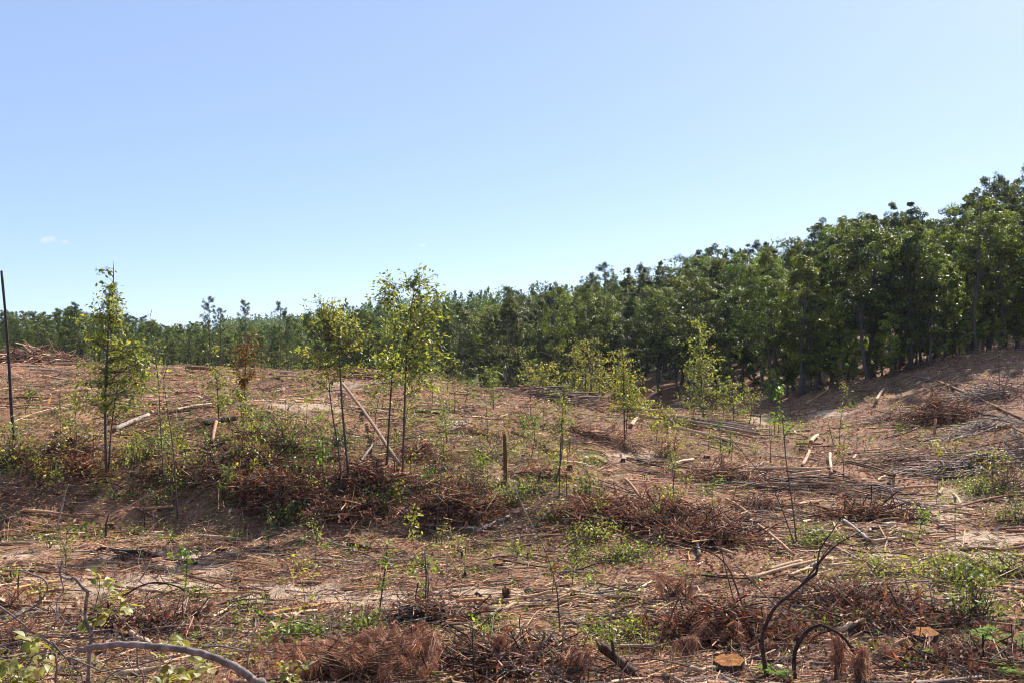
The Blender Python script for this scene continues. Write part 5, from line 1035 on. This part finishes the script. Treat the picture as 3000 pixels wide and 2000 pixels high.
def litter():
    g = np.random.default_rng(88)
    def field(n, lo, hi): 
        u = g.uniform(-.75, .75, n); y = np.exp(g.uniform(math.log(lo), math.log(hi), n)); return u * y, y
    # fine twigs
    x, y = field(68000, 12, 75); k = vnoise(x / 1.9, y / 1.9) + .35 * vnoise(x / .5, y / .5) > -.22; k &= g.random(len(x)) > .75 * sandmask(x, y, height(x, y)); x, y = x[k], y[k]; n = len(x); s = (y / 16) ** .5
    a = g.normal(0, .7, n); D = np.stack([np.cos(a), np.sin(a), g.normal(.05, .22, n)], 1); ln = g.uniform(.08, .42, n) * s; rad = g.uniform(.0025, .008, n) * s
    mb = MB(); sticks(mb, np.stack([x, y, height(x, y) + g.uniform(.0, .06, n) * s], 1), D, ln, rad, pal(g, [PALE, TAN, TAN, REDDISH, REDDISH, GREY, DARK, (.30, .16, .10)], n, .25), g, .1, 3)
    tag(mb.build("twig_litter", M_LITTER), "fine twig litter covering the clearing floor", "litter", kind="stuff")
    # dead leaves, chips, bark flakes
    x, y = field(158000, 12, 80); k = vnoise(x / 2.6 + 30, y / 2.6) + .3 * vnoise(x / .4, y / .4) > -.27; k &= g.random(len(x)) > .9 * sandmask(x, y, height(x, y)); x, y = x[k], y[k]; n = len(x); s = (y / 16) ** .5
    mb = MB(); P = np.stack([x, y, height(x, y) + g.uniform(.0, .035, n) * s], 1)
    leaves(mb, P, rdir(g, n) * [1, 1, .5], g.uniform(.03, .11, n) * s, pal(g, [(.24, .115, .068), (.19, .085, .052), (.30, .17, .11), (.12, .062, .042), (.37, .24, .165), (.27, .155, .10), (.46, .32, .23)], n, .28), g, .5, .25)
    tag(mb.build("leaf_litter", M_DEAD), "red-brown dead leaves, needles and bark flakes on the ground", "litter", kind="stuff")
    x, y = field(7000, 12.3, 60); k = vnoise(x / 3.3 + 60, y / 3.3) > -.08; x, y = x[k], y[k]; n = len(x); s = (y / 16) ** .5
    mb = MB(); leaves(mb, np.stack([x, y, height(x, y) + .02], 1), rdir(g, n) * [1, .6, .25], g.uniform(.06, .24, n) * s, pal(g, [PALE, (.60, .42, .28), ORANGE, TAN, (.5, .36, .25)], n, .2), g, .32, .12)
    tag(mb.build("wood_chips", M_LITTER), "pale wood chips and bark slabs dotted over the clearing", "litter", kind="stuff")
    # upright dead sprigs and stubble that break up the ground with their shadows
    x, y = field(12000, 12.5, 60); k = vnoise(x / 3.1 + 11, y / 3.1) > .0; x, y = x[k], y[k]; n = len(x); s = (y / 16) ** .4; h = g.uniform(.10, .5, n) * s
    D = np.stack([g.normal(0, .35, n), g.normal(0, .35, n), np.ones(n)], 1); P = np.stack([x, y, height(x, y)], 1) + norm(D) * (h * .45)[:, None]
    mb = MB(); sticks(mb, P, D, h, g.uniform(.002, .006, n) * s, pal(g, [REDDISH, DARK, TAN, GREY], n, .25), g, .12, 3)
    tag(mb.build("dead_stubble", M_LITTER), "thin dead stems standing up from the ground", "litter", kind="stuff")
    # green weeds
    WEED = [(1250, 1100, 180, 30), (1400, 1140, 160, 30), (1450, 1300, 220, 90), (1250, 1250, 160, 90), (1600, 1330, 160, 60), (600, 1260, 300, 90), (150, 1250, 200, 80), (430, 1420, 260, 80), (1500, 1430, 160, 60), (2550, 1690, 200, 40),
            (2780, 1640, 220, 50), (1800, 1640, 200, 50), (1350, 1620, 200, 40), (1820, 1870, 200, 60), (1400, 1880, 200, 60), (2850, 1440, 160, 60), (2050, 1300, 200, 60), (2250, 1250, 150, 40), (2700, 1290, 200, 60), (300, 1560, 300, 50), (100, 1960, 200, 60),
            (2450, 1130, 200, 30), (2600, 1180, 200, 40), (640, 1100, 300, 40), (700, 1900, 200, 60), (950, 1230, 200, 60)]
    x, y = field(45000, 12.3, 75); px = CX + F * x / y; z = height(x, y); row = HZ - F * z / y; w = np.where((px < 1750) & (row > 1150) & (row < 1480), .2, .05)
    for a, b, rx, ry in WEED: w = np.maximum(w, .75 * np.clip(1.3 - np.hypot((px - a) / rx, (row - b) / ry), 0, 1))
    k = g.random(len(x)) < w * (.35 + 1.6 * np.clip(vnoise(x / 1.2, y / 1.2) + .25, 0, 1)); x, y, z, px, row = x[k], y[k], z[k], px[k], row[k]; n = len(x); s = (y / 18) ** .35; big = g.random(n) < .12
    mb = MB(); m = 8; hh = np.where(big, g.uniform(.12, .4, n), g.uniform(.02, .14, n)) * s
    P = np.repeat(np.stack([x, y, z], 1), m, 0) + g.normal(0, .05, (n * m, 3)) * np.repeat(s, m)[:, None]; P[:, 2] = np.repeat(z, m) + np.repeat(hh, m) * g.uniform(.1, 1, n * m)
    tone = np.repeat(pal(g, LG_BRT[2:] + LG_GRN + LG_YEL + LG_GRN, n, .25) * .85, m, 0)
    leaves(mb, P, rdir(g, n * m, .3), np.repeat(s, m) * g.uniform(.03, .085, n * m), tone * g.uniform(.8, 1.2, (n * m, 1)), g, .5, .2)
    tag(mb.build("weeds", M_LEAF), "small green weeds and seedlings dotted over the clearing", "weeds", kind="stuff")
litter()
# bright sprouts one can pick out
def sprouts():
    g = np.random.default_rng(99); spots = [(143, 1605, 30), (1045, 1630, 34), (890, 1590, 40), (1190, 1690, 26), (1365, 1690, 30), (1510, 1620, 30), (1690, 1620, 40), (1545, 1640, 26), (1735, 1715, 26), (1830, 1770, 44), (1985, 1690, 22), (240, 1565, 36), (390, 1570, 30), (500, 1590, 26), (690, 1590, 34),
          (2515, 1830, 26), (2550, 1920, 30), (2400, 1845, 22), (2690, 1960, 34), (2560, 1790, 22), (1420, 1860, 50), (1750, 1865, 44), (330, 1470, 40), (270, 1455, 60), (460, 1465, 40), (1715, 1460, 26), (1905, 1255, 20), (1800, 1255, 22), (960, 1620, 22), (1235, 1655, 30), (720, 1790, 50), (540, 1740, 24), (580, 1760, 30),
          (2380, 1610, 36), (2860, 1345, 30), (2760, 1720, 34), (2560, 1660, 30), (2650, 1590, 26), (1580, 1610, 40), (30, 1700, 40), (660, 1470, 30), (860, 1400, 34), (745, 1830, 30), (2075, 1450, 30), (2210, 1335, 34), (1960, 1455, 22), (2350, 1310, 26), (2640, 1270, 22), (2500, 1190, 24)]
    lab = {}
    for px, row, h in spots:
        d = np.hypot(MK[:, 0] - px, (MK[:, 1] - row) * 1.3); k = int(np.argmin(d)); lab.setdefault(k, []).append((d[k], px, row, h))
    for k, L_ in lab.items():
        L_.sort()
        for q, (_, px, row, h) in enumerate(L_):
            lb = f"bright green leafy sprout near {MARKS[k][0]}" if len(L_) == 1 else f"bright green leafy sprout, {ordn(q)} nearest to {MARKS[k][0]}"
            bush(lb, px, row, h * .8, h, 9, LG_BRT + LG_GRN[:1], .075, "green_sprout", "sprout", 12, "green sprouts over the clearing")
sprouts()

# ------------------------------------------------------------------ the air
def haze():
    m = bpy.data.materials.new("haze_air"); m.use_nodes = True; nt = m.node_tree; nt.nodes.clear()
    out = nt.nodes.new("ShaderNodeOutputMaterial"); v = nt.nodes.new("ShaderNodeVolumePrincipled"); v.inputs["Color"].default_value = (.75, .85, 1, 1); v.inputs["Density"].default_value = .0001; v.inputs["Anisotropy"].default_value = .2
    nt.links.new(v.outputs[0], out.inputs["Volume"])
    mb = MB(); x, z0, z1 = 1520, -16, 40; c = [[a, b, d] for d in (z0, z1) for b in (-x, x) for a in (-x, x)]
    mb.add(c, None, [[0, 2, 3, 1], [4, 5, 7, 6], [0, 1, 5, 4], [2, 6, 7, 3], [0, 4, 6, 2], [1, 3, 7, 5]]); o = mb.build("haze", m); tag(o, "thin summer haze over the valley", "haze", kind="stuff")
haze()
